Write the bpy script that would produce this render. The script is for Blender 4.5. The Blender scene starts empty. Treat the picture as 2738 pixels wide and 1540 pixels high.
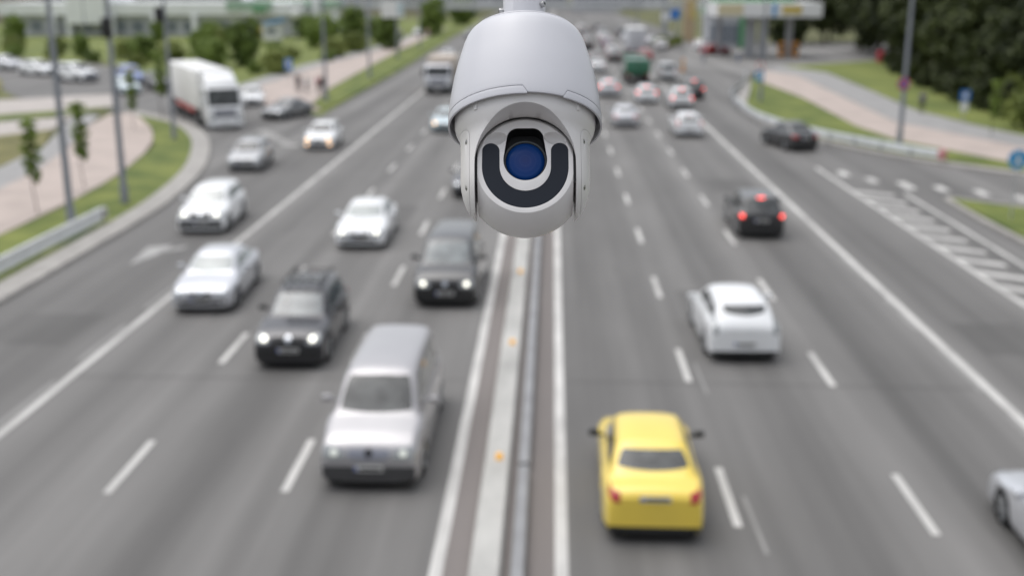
import bpy, bmesh, math, random
from mathutils import Vector, Matrix, noise
from mathutils.bvhtree import BVHTree
random.seed(7)
R = math.radians
sc = bpy.context.scene
COL = sc.collection

# ------------------------------------------------------------------ camera, sky, sun, exposure
CAM_H = 10.0
cam_d = bpy.data.cameras.new('camera')
cam = bpy.data.objects.new('camera', cam_d)
COL.objects.link(cam)
cam.location = (0, 0, CAM_H)
cam.rotation_euler = (R(90 - 15.2716), 0, R(2.0718))
cam_d.sensor_width = 36.0
cam_d.lens = 39.13
cam_d.clip_start = 0.05
cam_d.clip_end = 3000
cam_d.dof.use_dof = True
cam_d.dof.focus_distance = 1.66
cam_d.dof.aperture_fstop = 2.85
sc.camera = cam

w = bpy.data.worlds.new('World')
sc.world = w
w.use_nodes = True
nt = w.node_tree
nt.nodes.clear()
SUN_EL, SUN_ROT = R(70), R(300)
sky = nt.nodes.new('ShaderNodeTexSky')
sky.sky_type = 'NISHITA'
sky.sun_disc = False
sky.sun_elevation = SUN_EL
sky.sun_rotation = SUN_ROT
sky.air_density = 1.0
sky.dust_density = 2.0
hs = nt.nodes.new('ShaderNodeHueSaturation')
hs.inputs['Saturation'].default_value = 0.22
bg = nt.nodes.new('ShaderNodeBackground')
bg.inputs['Strength'].default_value = 0.15
wo = nt.nodes.new('ShaderNodeOutputWorld')
nt.links.new(sky.outputs[0], hs.inputs['Color'])
# an overcast sky is about three times brighter overhead than at the skyline
wtc = nt.nodes.new('ShaderNodeTexCoord')
wsp = nt.nodes.new('ShaderNodeSeparateXYZ')
wmr = nt.nodes.new('ShaderNodeMapRange')
wmr.inputs['From Min'].default_value = 0.0
wmr.inputs['From Max'].default_value = 1.0
wmr.inputs['To Min'].default_value = 0.6
wmr.inputs['To Max'].default_value = 1.4
wmx = nt.nodes.new('ShaderNodeVectorMath')
wmx.operation = 'SCALE'
nt.links.new(wtc.outputs['Generated'], wsp.inputs[0])
nt.links.new(wsp.outputs['Z'], wmr.inputs['Value'])
nt.links.new(hs.outputs[0], wmx.inputs[0])
nt.links.new(wmr.outputs[0], wmx.inputs['Scale'])
nt.links.new(wmx.outputs[0], bg.inputs['Color'])
nt.links.new(bg.outputs[0], wo.inputs['Surface'])

sun_d = bpy.data.lights.new('sun', 'SUN')
sun_d.energy = 0.9
sun_d.angle = R(70)
sun_d.color = (1.0, 0.97, 0.93)
sun = bpy.data.objects.new('sun', sun_d)
COL.objects.link(sun)
# light comes from high up on the left, a little beyond the camera
sun.rotation_euler = (R(90) - SUN_EL, 0, R(180 + 60))

vs = sc.view_settings
vs.view_transform = 'Standard'
vs.look = 'None'
vs.gamma = 1
vs.exposure = 0.44
sc.cycles.use_denoising = True
sc.cycles.max_bounces = 6
sc.cycles.diffuse_bounces = 3
sc.cycles.glossy_bounces = 3

# ------------------------------------------------------------------ materials
MATS = {}


def mat(name, col, rough=0.6, metal=0.0, var=0.0, scale=3.0, stretch=(1, 1, 1), bump=0.0, bscale=40.0,
        coat=0.0, emis=None, estr=0.0, col2=None, spec=0.5, detail=6.0):
    m = bpy.data.materials.new(name)
    m.use_nodes = True
    n = m.node_tree.nodes
    l = m.node_tree.links
    b = n['Principled BSDF']
    b.inputs['Base Color'].default_value = (*col, 1)
    b.inputs['Roughness'].default_value = rough
    b.inputs['Metallic'].default_value = metal
    b.inputs['Coat Weight'].default_value = coat
    b.inputs['Coat Roughness'].default_value = 0.08
    b.inputs['Specular IOR Level'].default_value = spec
    if emis:
        b.inputs['Emission Color'].default_value = (*emis, 1)
        b.inputs['Emission Strength'].default_value = estr
    tc = mp = None
    if var or bump:
        tc = n.new('ShaderNodeTexCoord')
        mp = n.new('ShaderNodeMapping')
        mp.inputs['Scale'].default_value = stretch
        l.new(tc.outputs['Object'], mp.inputs['Vector'])
    if var:
        t = n.new('ShaderNodeTexNoise')
        t.inputs['Scale'].default_value = scale
        t.inputs['Detail'].default_value = detail
        l.new(mp.outputs[0], t.inputs['Vector'])
        r = n.new('ShaderNodeValToRGB')
        c2 = col2 or tuple(min(1, c * (1 + var)) for c in col)
        c1 = tuple(c * (1 - var) for c in col)
        r.color_ramp.elements[0].position = 0.3
        r.color_ramp.elements[0].color = (*c1, 1)
        r.color_ramp.elements[1].position = 0.7
        r.color_ramp.elements[1].color = (*c2, 1)
        l.new(t.outputs['Fac'], r.inputs['Fac'])
        l.new(r.outputs['Color'], b.inputs['Base Color'])
    if bump:
        t2 = n.new('ShaderNodeTexNoise')
        t2.inputs['Scale'].default_value = bscale
        t2.inputs['Detail'].default_value = 4
        l.new(mp.outputs[0], t2.inputs['Vector'])
        bp = n.new('ShaderNodeBump')
        bp.inputs['Strength'].default_value = bump
        bp.inputs['Distance'].default_value = 0.02
        l.new(t2.outputs['Fac'], bp.inputs['Height'])
        l.new(bp.outputs[0], b.inputs['Normal'])
    MATS[name] = m
    return m


def asphalt(name, base, streak=0.16):
    """worn asphalt: long wheel-track streaks along the road, blotches, fine aggregate"""
    m = bpy.data.materials.new(name)
    m.use_nodes = True
    n, l = m.node_tree.nodes, m.node_tree.links
    b = n['Principled BSDF']
    b.inputs['Roughness'].default_value = 0.75
    b.inputs['Specular IOR Level'].default_value = 0.4
    tc = n.new('ShaderNodeTexCoord')

    def nz(scale, st, det, lo, hi):
        mp = n.new('ShaderNodeMapping')
        mp.inputs['Scale'].default_value = st
        l.new(tc.outputs['Object'], mp.inputs['Vector'])
        t = n.new('ShaderNodeTexNoise')
        t.inputs['Scale'].default_value = scale
        t.inputs['Detail'].default_value = det
        l.new(mp.outputs[0], t.inputs['Vector'])
        r = n.new('ShaderNodeMapRange')
        r.inputs['From Min'].default_value = 0.3
        r.inputs['From Max'].default_value = 0.7
        r.inputs['To Min'].default_value = lo
        r.inputs['To Max'].default_value = hi
        l.new(t.outputs['Fac'], r.inputs['Value'])
        return r.outputs[0]
    # oil-darkened middle of each lane: lane middles lie symmetrically about the median (x = -0.9)
    sp = n.new('ShaderNodeSeparateXYZ')
    l.new(tc.outputs['Object'], sp.inputs[0])

    def mth(op, a_, b_=None):
        q = n.new('ShaderNodeMath')
        q.operation = op
        for k_, v_ in ((0, a_), (1, b_)):
            if v_ is None:
                continue
            if isinstance(v_, (int, float)):
                q.inputs[k_].default_value = v_
            else:
                l.new(v_, q.inputs[k_])
        return q.outputs[0]
    dx = mth('ABSOLUTE', mth('ADD', sp.outputs['X'], 0.9))
    ph = mth('COSINE', mth('MULTIPLY', mth('SUBTRACT', dx, 2.8), 2 * math.pi / 3.6))
    lane = mth('SUBTRACT', 1.0, mth('MULTIPLY', ph, nz(0.5, (0.6, 0.03, 1), 2, 0.04, 0.17)))
    a = nz(0.75, (1, 0.012, 1), 3, 1 - streak, 1 + streak)
    c = nz(0.25, (1, 0.35, 1), 5, 0.90, 1.10)
    d = nz(60, (1, 1, 1), 2, 0.88, 1.12)
    e = nz(1.6, (1, 0.12, 1), 4, 0.95, 1.05)
    cur = None
    for s in (a, c, d, e, lane):
        if cur is None:
            cur = s
        else:
            mm = n.new('ShaderNodeMath')
            mm.operation = 'MULTIPLY'
            l.new(cur, mm.inputs[0])
            l.new(s, mm.inputs[1])
            cur = mm.outputs[0]
    vm = n.new('ShaderNodeVectorMath')
    vm.operation = 'SCALE'
    vm.inputs[0].default_value = base
    l.new(cur, vm.inputs['Scale'])
    l.new(vm.outputs[0], b.inputs['Base Color'])
    bp = n.new('ShaderNodeBump')
    bp.inputs['Strength'].default_value = 0.25
    bp.inputs['Distance'].default_value = 0.01
    l.new(d, bp.inputs['Height'])
    l.new(bp.outputs[0], b.inputs['Normal'])
    MATS[name] = m
    return m


def leaf_mat(name, dark, light):
    """leaves vary per clump and per tree"""
    m = bpy.data.materials.new(name)
    m.use_nodes = True
    n, l = m.node_tree.nodes, m.node_tree.links
    b = n['Principled BSDF']
    b.inputs['Roughness'].default_value = 0.6
    b.inputs['Specular IOR Level'].default_value = 0.25
    tc = n.new('ShaderNodeTexCoord')
    t = n.new('ShaderNodeTexNoise')
    t.inputs['Scale'].default_value = 0.8
    t.inputs['Detail'].default_value = 5
    l.new(tc.outputs['Object'], t.inputs['Vector'])
    oi = n.new('ShaderNodeObjectInfo')
    ad = n.new('ShaderNodeMath')
    ad.operation = 'MULTIPLY_ADD'
    ad.inputs[1].default_value = 0.25
    l.new(oi.outputs['Random'], ad.inputs[0])
    l.new(t.outputs['Fac'], ad.inputs[2])
    r = n.new('ShaderNodeValToRGB')
    r.color_ramp.elements[0].position = 0.35
    r.color_ramp.elements[0].color = (*dark, 1)
    r.color_ramp.elements[1].position = 0.95
    r.color_ramp.elements[1].color = (*light, 1)
    l.new(ad.outputs[0], r.inputs['Fac'])
    l.new(r.outputs[0], b.inputs['Base Color'])
    MATS[name] = m
    return m


asphalt('asphalt', (0.141, 0.137, 0.132), 0.30)
asphalt('asphalt_patch', (0.108, 0.105, 0.101), 0.15)
asphalt('asphalt_side', (0.20, 0.195, 0.188), 0.10)
asphalt('median_pave', (0.162, 0.145, 0.137), 0.12)
mat('road_paint', (0.50, 0.49, 0.47), 0.7, var=0.22, scale=2.0, stretch=(1, 0.25, 1))
mat('road_paint_faint', (0.33, 0.325, 0.315), 0.75, var=0.2, scale=2.0)
mat('road_paint_worn', (0.235, 0.23, 0.222), 0.75, var=0.2, scale=2.0, stretch=(1, 0.25, 1))
mat('kerb', (0.33, 0.315, 0.295), 0.8, var=0.15, scale=1.2, bump=0.3)
mat('concrete', (0.41, 0.405, 0.385), 0.8, var=0.2, scale=1.3, stretch=(1, 0.4, 1), bump=0.3)
mat('pink_tile', (0.41, 0.345, 0.31), 0.8, var=0.14, scale=0.5, bump=0.2)
mat('cycle_pave', (0.28, 0.275, 0.27), 0.8, var=0.1, scale=0.5)
mat('pale_pave', (0.40, 0.365, 0.34), 0.8, var=0.12, scale=0.4)
mat('grass', (0.080, 0.138, 0.014), 0.9, var=0.4, scale=0.4, col2=(0.175, 0.20, 0.04), bump=0.8, bscale=14)
mat('grass_dry', (0.15, 0.15, 0.045), 0.9, var=0.4, scale=0.35, col2=(0.22, 0.2, 0.075), bump=0.8, bscale=14)
mat('grass_far', (0.105, 0.155, 0.022), 0.9, var=0.35, scale=0.12, col2=(0.20, 0.225, 0.05), bump=0.5, bscale=8)
mat('earth', (0.09, 0.085, 0.04), 0.95, var=0.4, scale=0.08, col2=(0.14, 0.15, 0.05))
mat('galv', (0.48, 0.50, 0.52), 0.45, 0.55, var=0.12, scale=2.5)
mat('rail_white', (0.72, 0.735, 0.74), 0.5, 0.1, var=0.08, scale=1.5)
mat('rail_dull', (0.255, 0.258, 0.265), 0.55, 0.1, var=0.15, scale=1.2)
mat('rail_side', (0.62, 0.64, 0.65), 0.5, 0.2, var=0.1, scale=2.0)
mat('pole_grey', (0.25, 0.265, 0.295), 0.5, 0.3, var=0.15, scale=1.5, stretch=(1, 1, 0.2))
mat('amber', (0.85, 0.42, 0.02), 0.35, emis=(1.0, 0.5, 0.02), estr=0.25)  # reflectors are unlit; the faint glow is added
mat('red_white', (0.58, 0.26, 0.26), 0.5)
# vehicles
mat('glass', (0.016, 0.022, 0.025), 0.05, spec=0.6, var=0.6, scale=2.6, col2=(0.075, 0.08, 0.08), detail=2)  # mottling paints blotchy reflections and interior hints onto the glass
mat('glass_mid', (0.045, 0.068, 0.082), 0.06, spec=0.9, var=0.6, scale=2.4, col2=(0.14, 0.17, 0.18), detail=2)  # lighter mottled base puts some reflected sky into the colour
mat('glass_pale', (0.26, 0.29, 0.285), 0.08, spec=1.0, var=0.35, scale=1.3)  # pale base stands in for sky reflected in the windscreens
mat('black_trim', (0.018, 0.018, 0.019), 0.55)
mat('under', (0.008, 0.008, 0.008), 0.9)
mat('grey_trim', (0.055, 0.055, 0.057), 0.5)
mat('lamp_dim', (0.7, 0.72, 0.68), 0.1, emis=(0.95, 1.0, 0.85), estr=0.2)
mat('tyre', (0.02, 0.02, 0.021), 0.85)
mat('rim', (0.40, 0.41, 0.42), 0.35, 0.8)
mat('chrome', (0.55, 0.57, 0.6), 0.2, 0.95)
mat('grille_grey', (0.30, 0.31, 0.36), 0.4, 0.5)
mat('plate', (0.62, 0.62, 0.60), 0.5)
mat('plate_blue', (0.03, 0.08, 0.35), 0.5)
mat('ink', (0.03, 0.03, 0.035), 0.6)
mat('lamp', (0.34, 0.355, 0.36), 0.12, 0.3, coat=0.6)
mat('lamp_on', (0.9, 0.9, 0.85), 0.1, emis=(1.0, 0.97, 0.82), estr=1.8)
mat('lamp_warm', (0.9, 0.7, 0.4), 0.1, emis=(1.0, 0.55, 0.22), estr=3.0)
mat('tail', (0.42, 0.03, 0.03), 0.15, coat=0.6)
mat('tail_on', (0.8, 0.03, 0.03), 0.15, emis=(1.0, 0.10, 0.08), estr=3.0)
mat('indicator', (0.8, 0.35, 0.12), 0.2, coat=0.5)


def paint(name, col, metal=0.0, rough=0.32, coat=1.0):
    return mat(name, col, rough, metal, coat=coat, var=0.05, scale=1.2)


paint('paint_white', (0.80, 0.81, 0.82))
paint('paint_silver', (0.60, 0.61, 0.64), 0.55, 0.34)
paint('paint_vansilver', (0.40, 0.39, 0.40), 0.45, 0.36)
paint('paint_black', (0.014, 0.014, 0.016))
paint('paint_dark', (0.028, 0.028, 0.034), 0.3, 0.3)
paint('paint_grey', (0.20, 0.205, 0.21), 0.5, 0.32)
paint('paint_yellow', (0.86, 0.64, 0.085))
paint('paint_midgrey', (0.36, 0.365, 0.375), 0.45, 0.33)
paint('paint_red', (0.36, 0.015, 0.02))
paint('paint_paleblue', (0.52, 0.62, 0.66), 0.2)
paint('paint_blue', (0.10, 0.17, 0.42), 0.3)
paint('paint_green', (0.02, 0.14, 0.075))
paint('paint_plum', (0.16, 0.06, 0.17), 0.3)
mat('box_white', (0.76, 0.76, 0.745), 0.45, var=0.05, scale=0.4)
mat('beige', (0.50, 0.43, 0.36), 0.6, var=0.08, scale=0.8)
mat('red_stripe', (0.45, 0.06, 0.05), 0.5)
# buildings
mat('wall_white', (0.84, 0.85, 0.87), 0.7, var=0.07, scale=0.15)
mat('wall_grey', (0.50, 0.51, 0.535), 0.7, var=0.15, scale=0.2)  # grey lightened to put far haze into the walls
mat('wall_tan', (0.42, 0.36, 0.30), 0.7, var=0.12, scale=0.2)
mat('window_far', (0.20, 0.225, 0.26), 0.15, spec=0.7)
mat('green_panel', (0.09, 0.30, 0.13), 0.5, var=0.1)
mat('palegreen', (0.36, 0.5, 0.40), 0.5, var=0.15, scale=0.4)
mat('yellow_panel', (0.60, 0.46, 0.13), 0.5, var=0.08)
mat('pale_yellow', (0.62, 0.55, 0.36), 0.5)
mat('sign_blue', (0.03, 0.17, 0.50), 0.4)
mat('sign_lightblue', (0.04, 0.30, 0.62), 0.4)
mat('sign_white', (0.78, 0.78, 0.78), 0.4)
mat('sign_red', (0.55, 0.06, 0.10), 0.4)
mat('orange', (0.62, 0.26, 0.03), 0.5)
mat('column_grey', (0.40, 0.41, 0.43), 0.6, var=0.1)
mat('bridge_grey', (0.48, 0.49, 0.50), 0.7, var=0.15, scale=0.2)
mat('tan', (0.50, 0.38, 0.24), 0.6, var=0.15, scale=0.4)
mat('bark', (0.045, 0.035, 0.027), 0.9, var=0.3, scale=4)
leaf_mat('leaf_forest', (0.012, 0.020, 0.006), (0.075, 0.095, 0.022))
leaf_mat('leaf_mid', (0.065, 0.105, 0.022), (0.25, 0.34, 0.07))
leaf_mat('leaf_olive', (0.10, 0.135, 0.03), (0.27, 0.31, 0.08))
# people
mat('skin', (0.50, 0.30, 0.22), 0.6)
mat('hair', (0.03, 0.02, 0.015), 0.7)
for nm, c in dict(cloth_dark=(0.03, 0.03, 0.04), cloth_grey=(0.16, 0.16, 0.18), cloth_white=(0.65, 0.64, 0.63),
                  cloth_blue=(0.10, 0.18, 0.35), cloth_pink=(0.58, 0.30, 0.36), cloth_brown=(0.12, 0.07, 0.05)).items():
    mat(nm, c, 0.85, var=0.15, scale=5)
# surveillance camera
mat('cam_shell', (0.565, 0.567, 0.60), 0.32, var=0.03, scale=6, bump=0.02, bscale=900)
mat('cam_shell_warm', (0.74, 0.722, 0.71), 0.34, var=0.03, scale=6, bump=0.02, bscale=900)  # same plastic, tinted warm and paler for light bounced off the road
mat('cam_black', (0.006, 0.006, 0.007), 0.45)
mat('cam_ir', (0.014, 0.018, 0.027), 0.42, spec=0.25)
mat('cam_steel', (0.42, 0.42, 0.42), 0.3, 0.9)
mat('cam_screwhole', (0.10, 0.10, 0.10), 0.5, 0.4)
mat('lens_ring', (0.03, 0.035, 0.035), 0.35)


def lens_mat():
    m = bpy.data.materials.new('lens_glass')
    m.use_nodes = True
    n, l = m.node_tree.nodes, m.node_tree.links
    b = n['Principled BSDF']
    b.inputs['Roughness'].default_value = 0.22
    b.inputs['Specular IOR Level'].default_value = 0.12
    tc = n.new('ShaderNodeTexCoord')
    ln = n.new('ShaderNodeVectorMath')
    ln.operation = 'LENGTH'
    l.new(tc.outputs['Object'], ln.inputs[0])
    # anti-reflex coating: deep blue; inner reflections painted as faint rings and a paler middle
    wv = n.new('ShaderNodeMath')
    wv.operation = 'MULTIPLY'
    wv.inputs[1].default_value = 900
    l.new(ln.outputs['Value'], wv.inputs[0])
    sn = n.new('ShaderNodeMath')
    sn.operation = 'SINE'
    l.new(wv.outputs[0], sn.inputs[0])
    r = n.new('ShaderNodeValToRGB')
    r.color_ramp.elements[0].position = 0.25
    r.color_ramp.elements[0].color = (0.004, 0.042, 0.19, 1)
    r.color_ramp.elements[1].position = 0.8
    r.color_ramp.elements[1].color = (0.012, 0.052, 0.20, 1)
    l.new(sn.outputs[0], r.inputs['Fac'])
    r2 = n.new('ShaderNodeValToRGB')
    r2.color_ramp.elements[0].position = 0.0
    r2.color_ramp.elements[0].color = (0.055, 0.058, 0.14, 1)
    r2.color_ramp.elements[1].position = 1.0
    r2.color_ramp.elements[1].color = (0.003, 0.048, 0.21, 1)
    mr = n.new('ShaderNodeMapRange')
    mr.inputs['From Max'].default_value = 0.029
    l.new(ln.outputs['Value'], mr.inputs['Value'])
    l.new(mr.outputs[0], r2.inputs['Fac'])
    mx = n.new('ShaderNodeMix')
    mx.data_type = 'RGBA'
    mx.inputs['Factor'].default_value = 0.6
    l.new(r.outputs[0], mx.inputs['A'])
    l.new(r2.outputs[0], mx.inputs['B'])
    l.new(mx.outputs['Result'], b.inputs['Base Color'])
    MATS['lens_glass'] = m


lens_mat()

# ------------------------------------------------------------------ mesh helpers


def tag(o, label=None, cat=None, group=None, kind=None):
    if label:
        o['label'] = label
    if cat:
        o['category'] = cat
    if group:
        o['group'] = group
    if kind:
        o['kind'] = kind
    return o


def empty(name, loc=(0, 0, 0), rz=0.0):
    o = bpy.data.objects.new(name, None)
    o.empty_display_size = 0.2
    COL.objects.link(o)
    o.location = loc
    o.rotation_euler = (0, 0, rz)
    return o


def link(name, me, m=None, parent=None):
    o = bpy.data.objects.new(name, me)
    if m and not len(me.materials):
        me.materials.append(MATS[m] if isinstance(m, str) else m)
    COL.objects.link(o)
    if parent:
        o.parent = parent
    return o


def smooth(me, ang=35):
    me.shade_smooth()
    me.set_sharp_from_angle(angle=R(ang))


class MB:
    def __init__(self):
        self.v, self.f = [], []

    def add(self, vs_, fs_):
        o = len(self.v)
        self.v += [tuple(p) for p in vs_]
        self.f += [tuple(i + o for i in f) for f in fs_]
        return self

    def box(self, c, s, rz=0.0):
        x, y, z = (q / 2 for q in s)
        ca, sa = math.cos(rz), math.sin(rz)
        p = [(-x, -y, -z), (x, -y, -z), (x, y, -z), (-x, y, -z), (-x, -y, z), (x, -y, z), (x, y, z), (-x, y, z)]
        p = [(c[0] + a * ca - b * sa, c[1] + a * sa + b * ca, c[2] + d) for a, b, d in p]
        return self.add(p, [(0, 3, 2, 1), (4, 5, 6, 7), (0, 1, 5, 4), (1, 2, 6, 5), (2, 3, 7, 6), (3, 0, 4, 7)])

    def rbox(self, c, s, r, rz=0.0, seg=2):
        """box with rounded edges"""
        bm = bmesh.new()
        bmesh.ops.create_cube(bm, size=1)
        for q in bm.verts:
            q.co = Vector((q.co.x * s[0], q.co.y * s[1], q.co.z * s[2]))
        bmesh.ops.bevel(bm, geom=bm.edges[:] + bm.verts[:], offset=r, segments=seg, affect='EDGES', profile=0.5)
        mx = Matrix.Translation(c) @ Matrix.Rotation(rz, 4, 'Z')
        bm.verts.index_update()
        vs_ = [tuple(mx @ q.co) for q in bm.verts]
        fs_ = [[q.index for q in f.verts] for f in bm.faces]
        bm.free()
        return self.add(vs_, fs_)

    def tube(self, p0, p1, r0, r1=None, n=12, cap=True):
        r1 = r0 if r1 is None else r1
        p0, p1 = Vector(p0), Vector(p1)
        d = (p1 - p0).normalized()
        a = d.orthogonal().normalized()
        b = d.cross(a)
        vs_ = []
        for p, r in ((p0, r0), (p1, r1)):
            for i in range(n):
                t = 2 * math.pi * i / n
                vs_.append(p + a * (r * math.cos(t)) + b * (r * math.sin(t)))
        fs_ = [(i, (i + 1) % n, n + (i + 1) % n, n + i) for i in range(n)]
        if cap:
            fs_ += [tuple(range(n - 1, -1, -1)), tuple(range(n, 2 * n))]
        return self.add(vs_, fs_)

    def lathe(self, prof, n=64, c=(0, 0, 0), closed=False):
        """prof: (r, z) pairs, spun round Z"""
        k = len(prof)
        vs_, fs_ = [], []
        for i in range(n):
            t = 2 * math.pi * i / n
            for r, z in prof:
                vs_.append((c[0] + r * math.cos(t), c[1] + r * math.sin(t), c[2] + z))
        m = k if closed else k - 1
        for i in range(n):
            j = (i + 1) % n
            for q in range(m):
                q2 = (q + 1) % k
                fs_.append((i * k + q, j * k + q, j * k + q2, i * k + q2))
        self.add(vs_, fs_)
        return self

    def poly(self, pts, z0, z1):
        """extruded flat outline (any turn direction), top at z1"""
        a = sum(pts[i][0] * pts[(i + 1) % len(pts)][1] - pts[(i + 1) % len(pts)][0] * pts[i][1] for i in range(len(pts)))
        if a < 0:
            pts = pts[::-1]
        n = len(pts)
        vs_ = [(x, y, z0) for x, y in pts] + [(x, y, z1) for x, y in pts]
        fs_ = [tuple(range(n, 2 * n))] + [(i, (i + 1) % n, n + (i + 1) % n, n + i) for i in range(n)]
        return self.add(vs_, fs_)

    def sweep(self, path, prof, closed=True, caps=True):
        """prof (offset to the right of travel, z) swept along a ground polyline"""
        n, k = len(path), len(prof)
        vs_, fs_ = [], []
        for i, (x, y) in enumerate(path):
            a = Vector(path[max(0, i - 1)])
            b = Vector(path[min(n - 1, i + 1)])
            d = (b - a).normalized()
            rt = Vector((d.y, -d.x))
            for o, z in prof:
                vs_.append((x + rt.x * o, y + rt.y * o, z))
        m = k if closed else k - 1
        for i in range(n - 1):
            for q in range(m):
                q2 = (q + 1) % k
                fs_.append((i * k + q, i * k + q2, (i + 1) * k + q2, (i + 1) * k + q))
        if closed and caps:
            fs_ += [tuple(range(k - 1, -1, -1)), tuple(range((n - 1) * k, n * k))]
        return self.add(vs_, fs_)

    def mesh(self, name='mesh', sm=None, recalc=True):
        me = bpy.data.meshes.new(name)
        me.from_pydata(self.v, [], self.f)
        if recalc:
            bm = bmesh.new()
            bm.from_mesh(me)
            bmesh.ops.recalc_face_normals(bm, faces=bm.faces)
            bm.to_mesh(me)
            bm.free()
        me.update()
        if sm:
            smooth(me, sm)
        return me

    def build(self, name, m, parent=None, sm=None, loc=None, recalc=True):
        o = link(name, self.mesh(name, sm, recalc), m, parent)
        if loc:
            o.location = loc
        return o


def evaluated(o, name):
    dg = bpy.context.evaluated_depsgraph_get()
    dg.update()
    me = bpy.data.meshes.new_from_object(o.evaluated_get(dg), depsgraph=dg)
    me.name = name
    return me


def drop(o):
    me = o.data
    bpy.data.objects.remove(o, do_unlink=True)
    if me and me.users == 0:
        bpy.data.meshes.remove(me)


def boolean(me, cutters):
    """me minus / intersect the cutter meshes: [(mesh, op)]"""
    o = bpy.data.objects.new('work', me)
    COL.objects.link(o)
    tmp = []
    for cm, op in cutters:
        c = bpy.data.objects.new('work_cut', cm)
        COL.objects.link(c)
        tmp.append(c)
        md = o.modifiers.new('b', 'BOOLEAN')
        md.operation = op
        md.solver = 'EXACT'
        md.object = c
    out = evaluated(o, 'cut')
    for c in tmp:
        drop(c)
    drop(o)
    return out


def bevelled(me, width, seg=2, ang=35):
    o = bpy.data.objects.new('work', me)
    COL.objects.link(o)
    md = o.modifiers.new('b', 'BEVEL')
    md.width = width
    md.segments = seg
    md.limit_method = 'ANGLE'
    md.angle_limit = R(ang)
    md.harden_normals = False
    out = evaluated(o, 'bev')
    drop(o)
    return out


# ------------------------------------------------------------------ ground, roads, paths
def sheet(name, pts, z, m, kind='structure', drop_=None):
    """flat ground sheet; with drop_ it is a raised slab with sides"""
    b = MB()
    if drop_:
        b.poly(pts, z - drop_, z)
    else:
        b.add([(x, y, z) for x, y in pts], [tuple(range(len(pts)))])
        a = sum(pts[i][0] * pts[(i + 1) % len(pts)][1] - pts[(i + 1) % len(pts)][0] * pts[i][1] for i in range(len(pts)))
        if a < 0:
            b.f = [tuple(reversed(f)) for f in b.f]
    o = b.build(name, m, recalc=bool(drop_))
    tag(o, kind=kind)
    return o


def subdivided(pts, it=2):
    """Chaikin rounding of a closed outline"""
    for _ in range(it):
        q = []
        n = len(pts)
        for i in range(n):
            a, b = pts[i], pts[(i + 1) % n]
            q.append((a[0] * .75 + b[0] * .25, a[1] * .75 + b[1] * .25))
            q.append((a[0] * .25 + b[0] * .75, a[1] * .25 + b[1] * .75))
        pts = q
    return pts


def curve(pts, it=2):
    """Chaikin rounding of an open polyline"""
    for _ in range(it):
        q = [pts[0]]
        for a, b in zip(pts, pts[1:]):
            q.append((a[0] * .75 + b[0] * .25, a[1] * .75 + b[1] * .25))
            q.append((a[0] * .25 + b[0] * .75, a[1] * .25 + b[1] * .75))
        q.append(pts[-1])
        pts = q
    return pts


sheet('ground', [(-1500, -60), (1500, -60), (1500, 2500), (-1500, 2500)], -0.04, 'earth')
sheet('grass_field', [(-140, 120), (-60, 150), (-45, 123), (-33, 108), (-26, 96), (-18, 87), (-19, 330), (-140, 330)], -0.02, 'grass_far')
sheet('main_road', [(-19.2, -20), (20.5, -20), (19.2, 42), (19.5, 52), (29, 45), (29, 60), (24, 66), (17, 76), (15.6, 84), (15.6, 95), (18, 108), (21, 124), (25, 137), (30, 165),
                    (26, 230), (20, 500), (-21, 500), (-19.4, 220), (-18.2, 133), (-18.2, 87), (-25, 97), (-40, 120), (-58, 143), (-78, 158), (-130, 190), (-130, 178), (-66, 127), (-49, 101), (-37, 91), (-28, 82.5),
                    (-24.2, 75), (-21.5, 67), (-19.6, 59.5), (-18.0, 50)], 0.0, 'asphalt')
sheet('station_yard', [(17, 150), (21.6, 130), (29, 143), (45, 155), (62, 160), (60, 200), (24, 200)], 0.004, 'asphalt_side')
# the paved strip between the two edge lines
sheet('median_strip', [(-1.88, -20), (0.12, -20), (0.12, 480), (-1.88, 480)], 0.004, 'median_pave')

# left of the road
sheet('pavement_left', [(-48.8, 97.6), (-41.1, 103.3), (-36.5, 93), (-43.6, 86.4), (-62, 70), (-70, 84)], 0.1, 'pale_pave', drop_=0.14)
sheet('grass_strip_left', [(-62, 66), (-43.4, 86.2), (-36.4, 92.8), (-37.6, 87.3), (-41.1, 81.8), (-58, 62)], 0.11, 'grass', drop_=0.15)
sheet('path_left', [(-58, 60), (-41.1, 81.6), (-38.1, 84.6), (-37.7, 87.1), (-35.3, 77.4), (-37.4, 74.1), (-50, 54)], 0.1, 'pale_pave', drop_=0.14)
sheet('grass_patch_left', [(-50, 53), (-37.4, 74.0), (-35.3, 77.2), (-32.2, 69.5), (-30.9, 60.9), (-36, 44)], 0.11, 'grass_dry', drop_=0.15)
sheet('cycle_path_left', [(-36, 40), (-30.9, 60.8), (-32.2, 69.5), (-37.7, 87.1), (-35.5, 86.5), (-28.7, 62.4), (-27.0, 50.0), (-29, 36)], 0.1, 'cycle_pave', drop_=0.14)
sheet('footway_left', subdivided([(-29, 34), (-27.2, 50), (-28.6, 62.4), (-35.4, 86.4), (-33.0, 88.4), (-28.1, 77.6), (-25.3, 69.4), (-23.3, 58.5), (-22.6, 49.5), (-22.6, 34)], 1), 0.105, 'pink_tile', drop_=0.14)
sheet('verge_left', [(-22.5, 15), (-22.5, 49.5), (-23.2, 58.5), (-25.2, 69.4), (-28.0, 77.4), (-33.2, 88.0), (-27.8, 82.0), (-24.1, 74.6), (-22.0, 67.4), (-20.2, 60.0), (-19.2, 52.3), (-18.95, 45.9), (-18.95, 15)], 0.11, 'grass', drop_=0.15)
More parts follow.
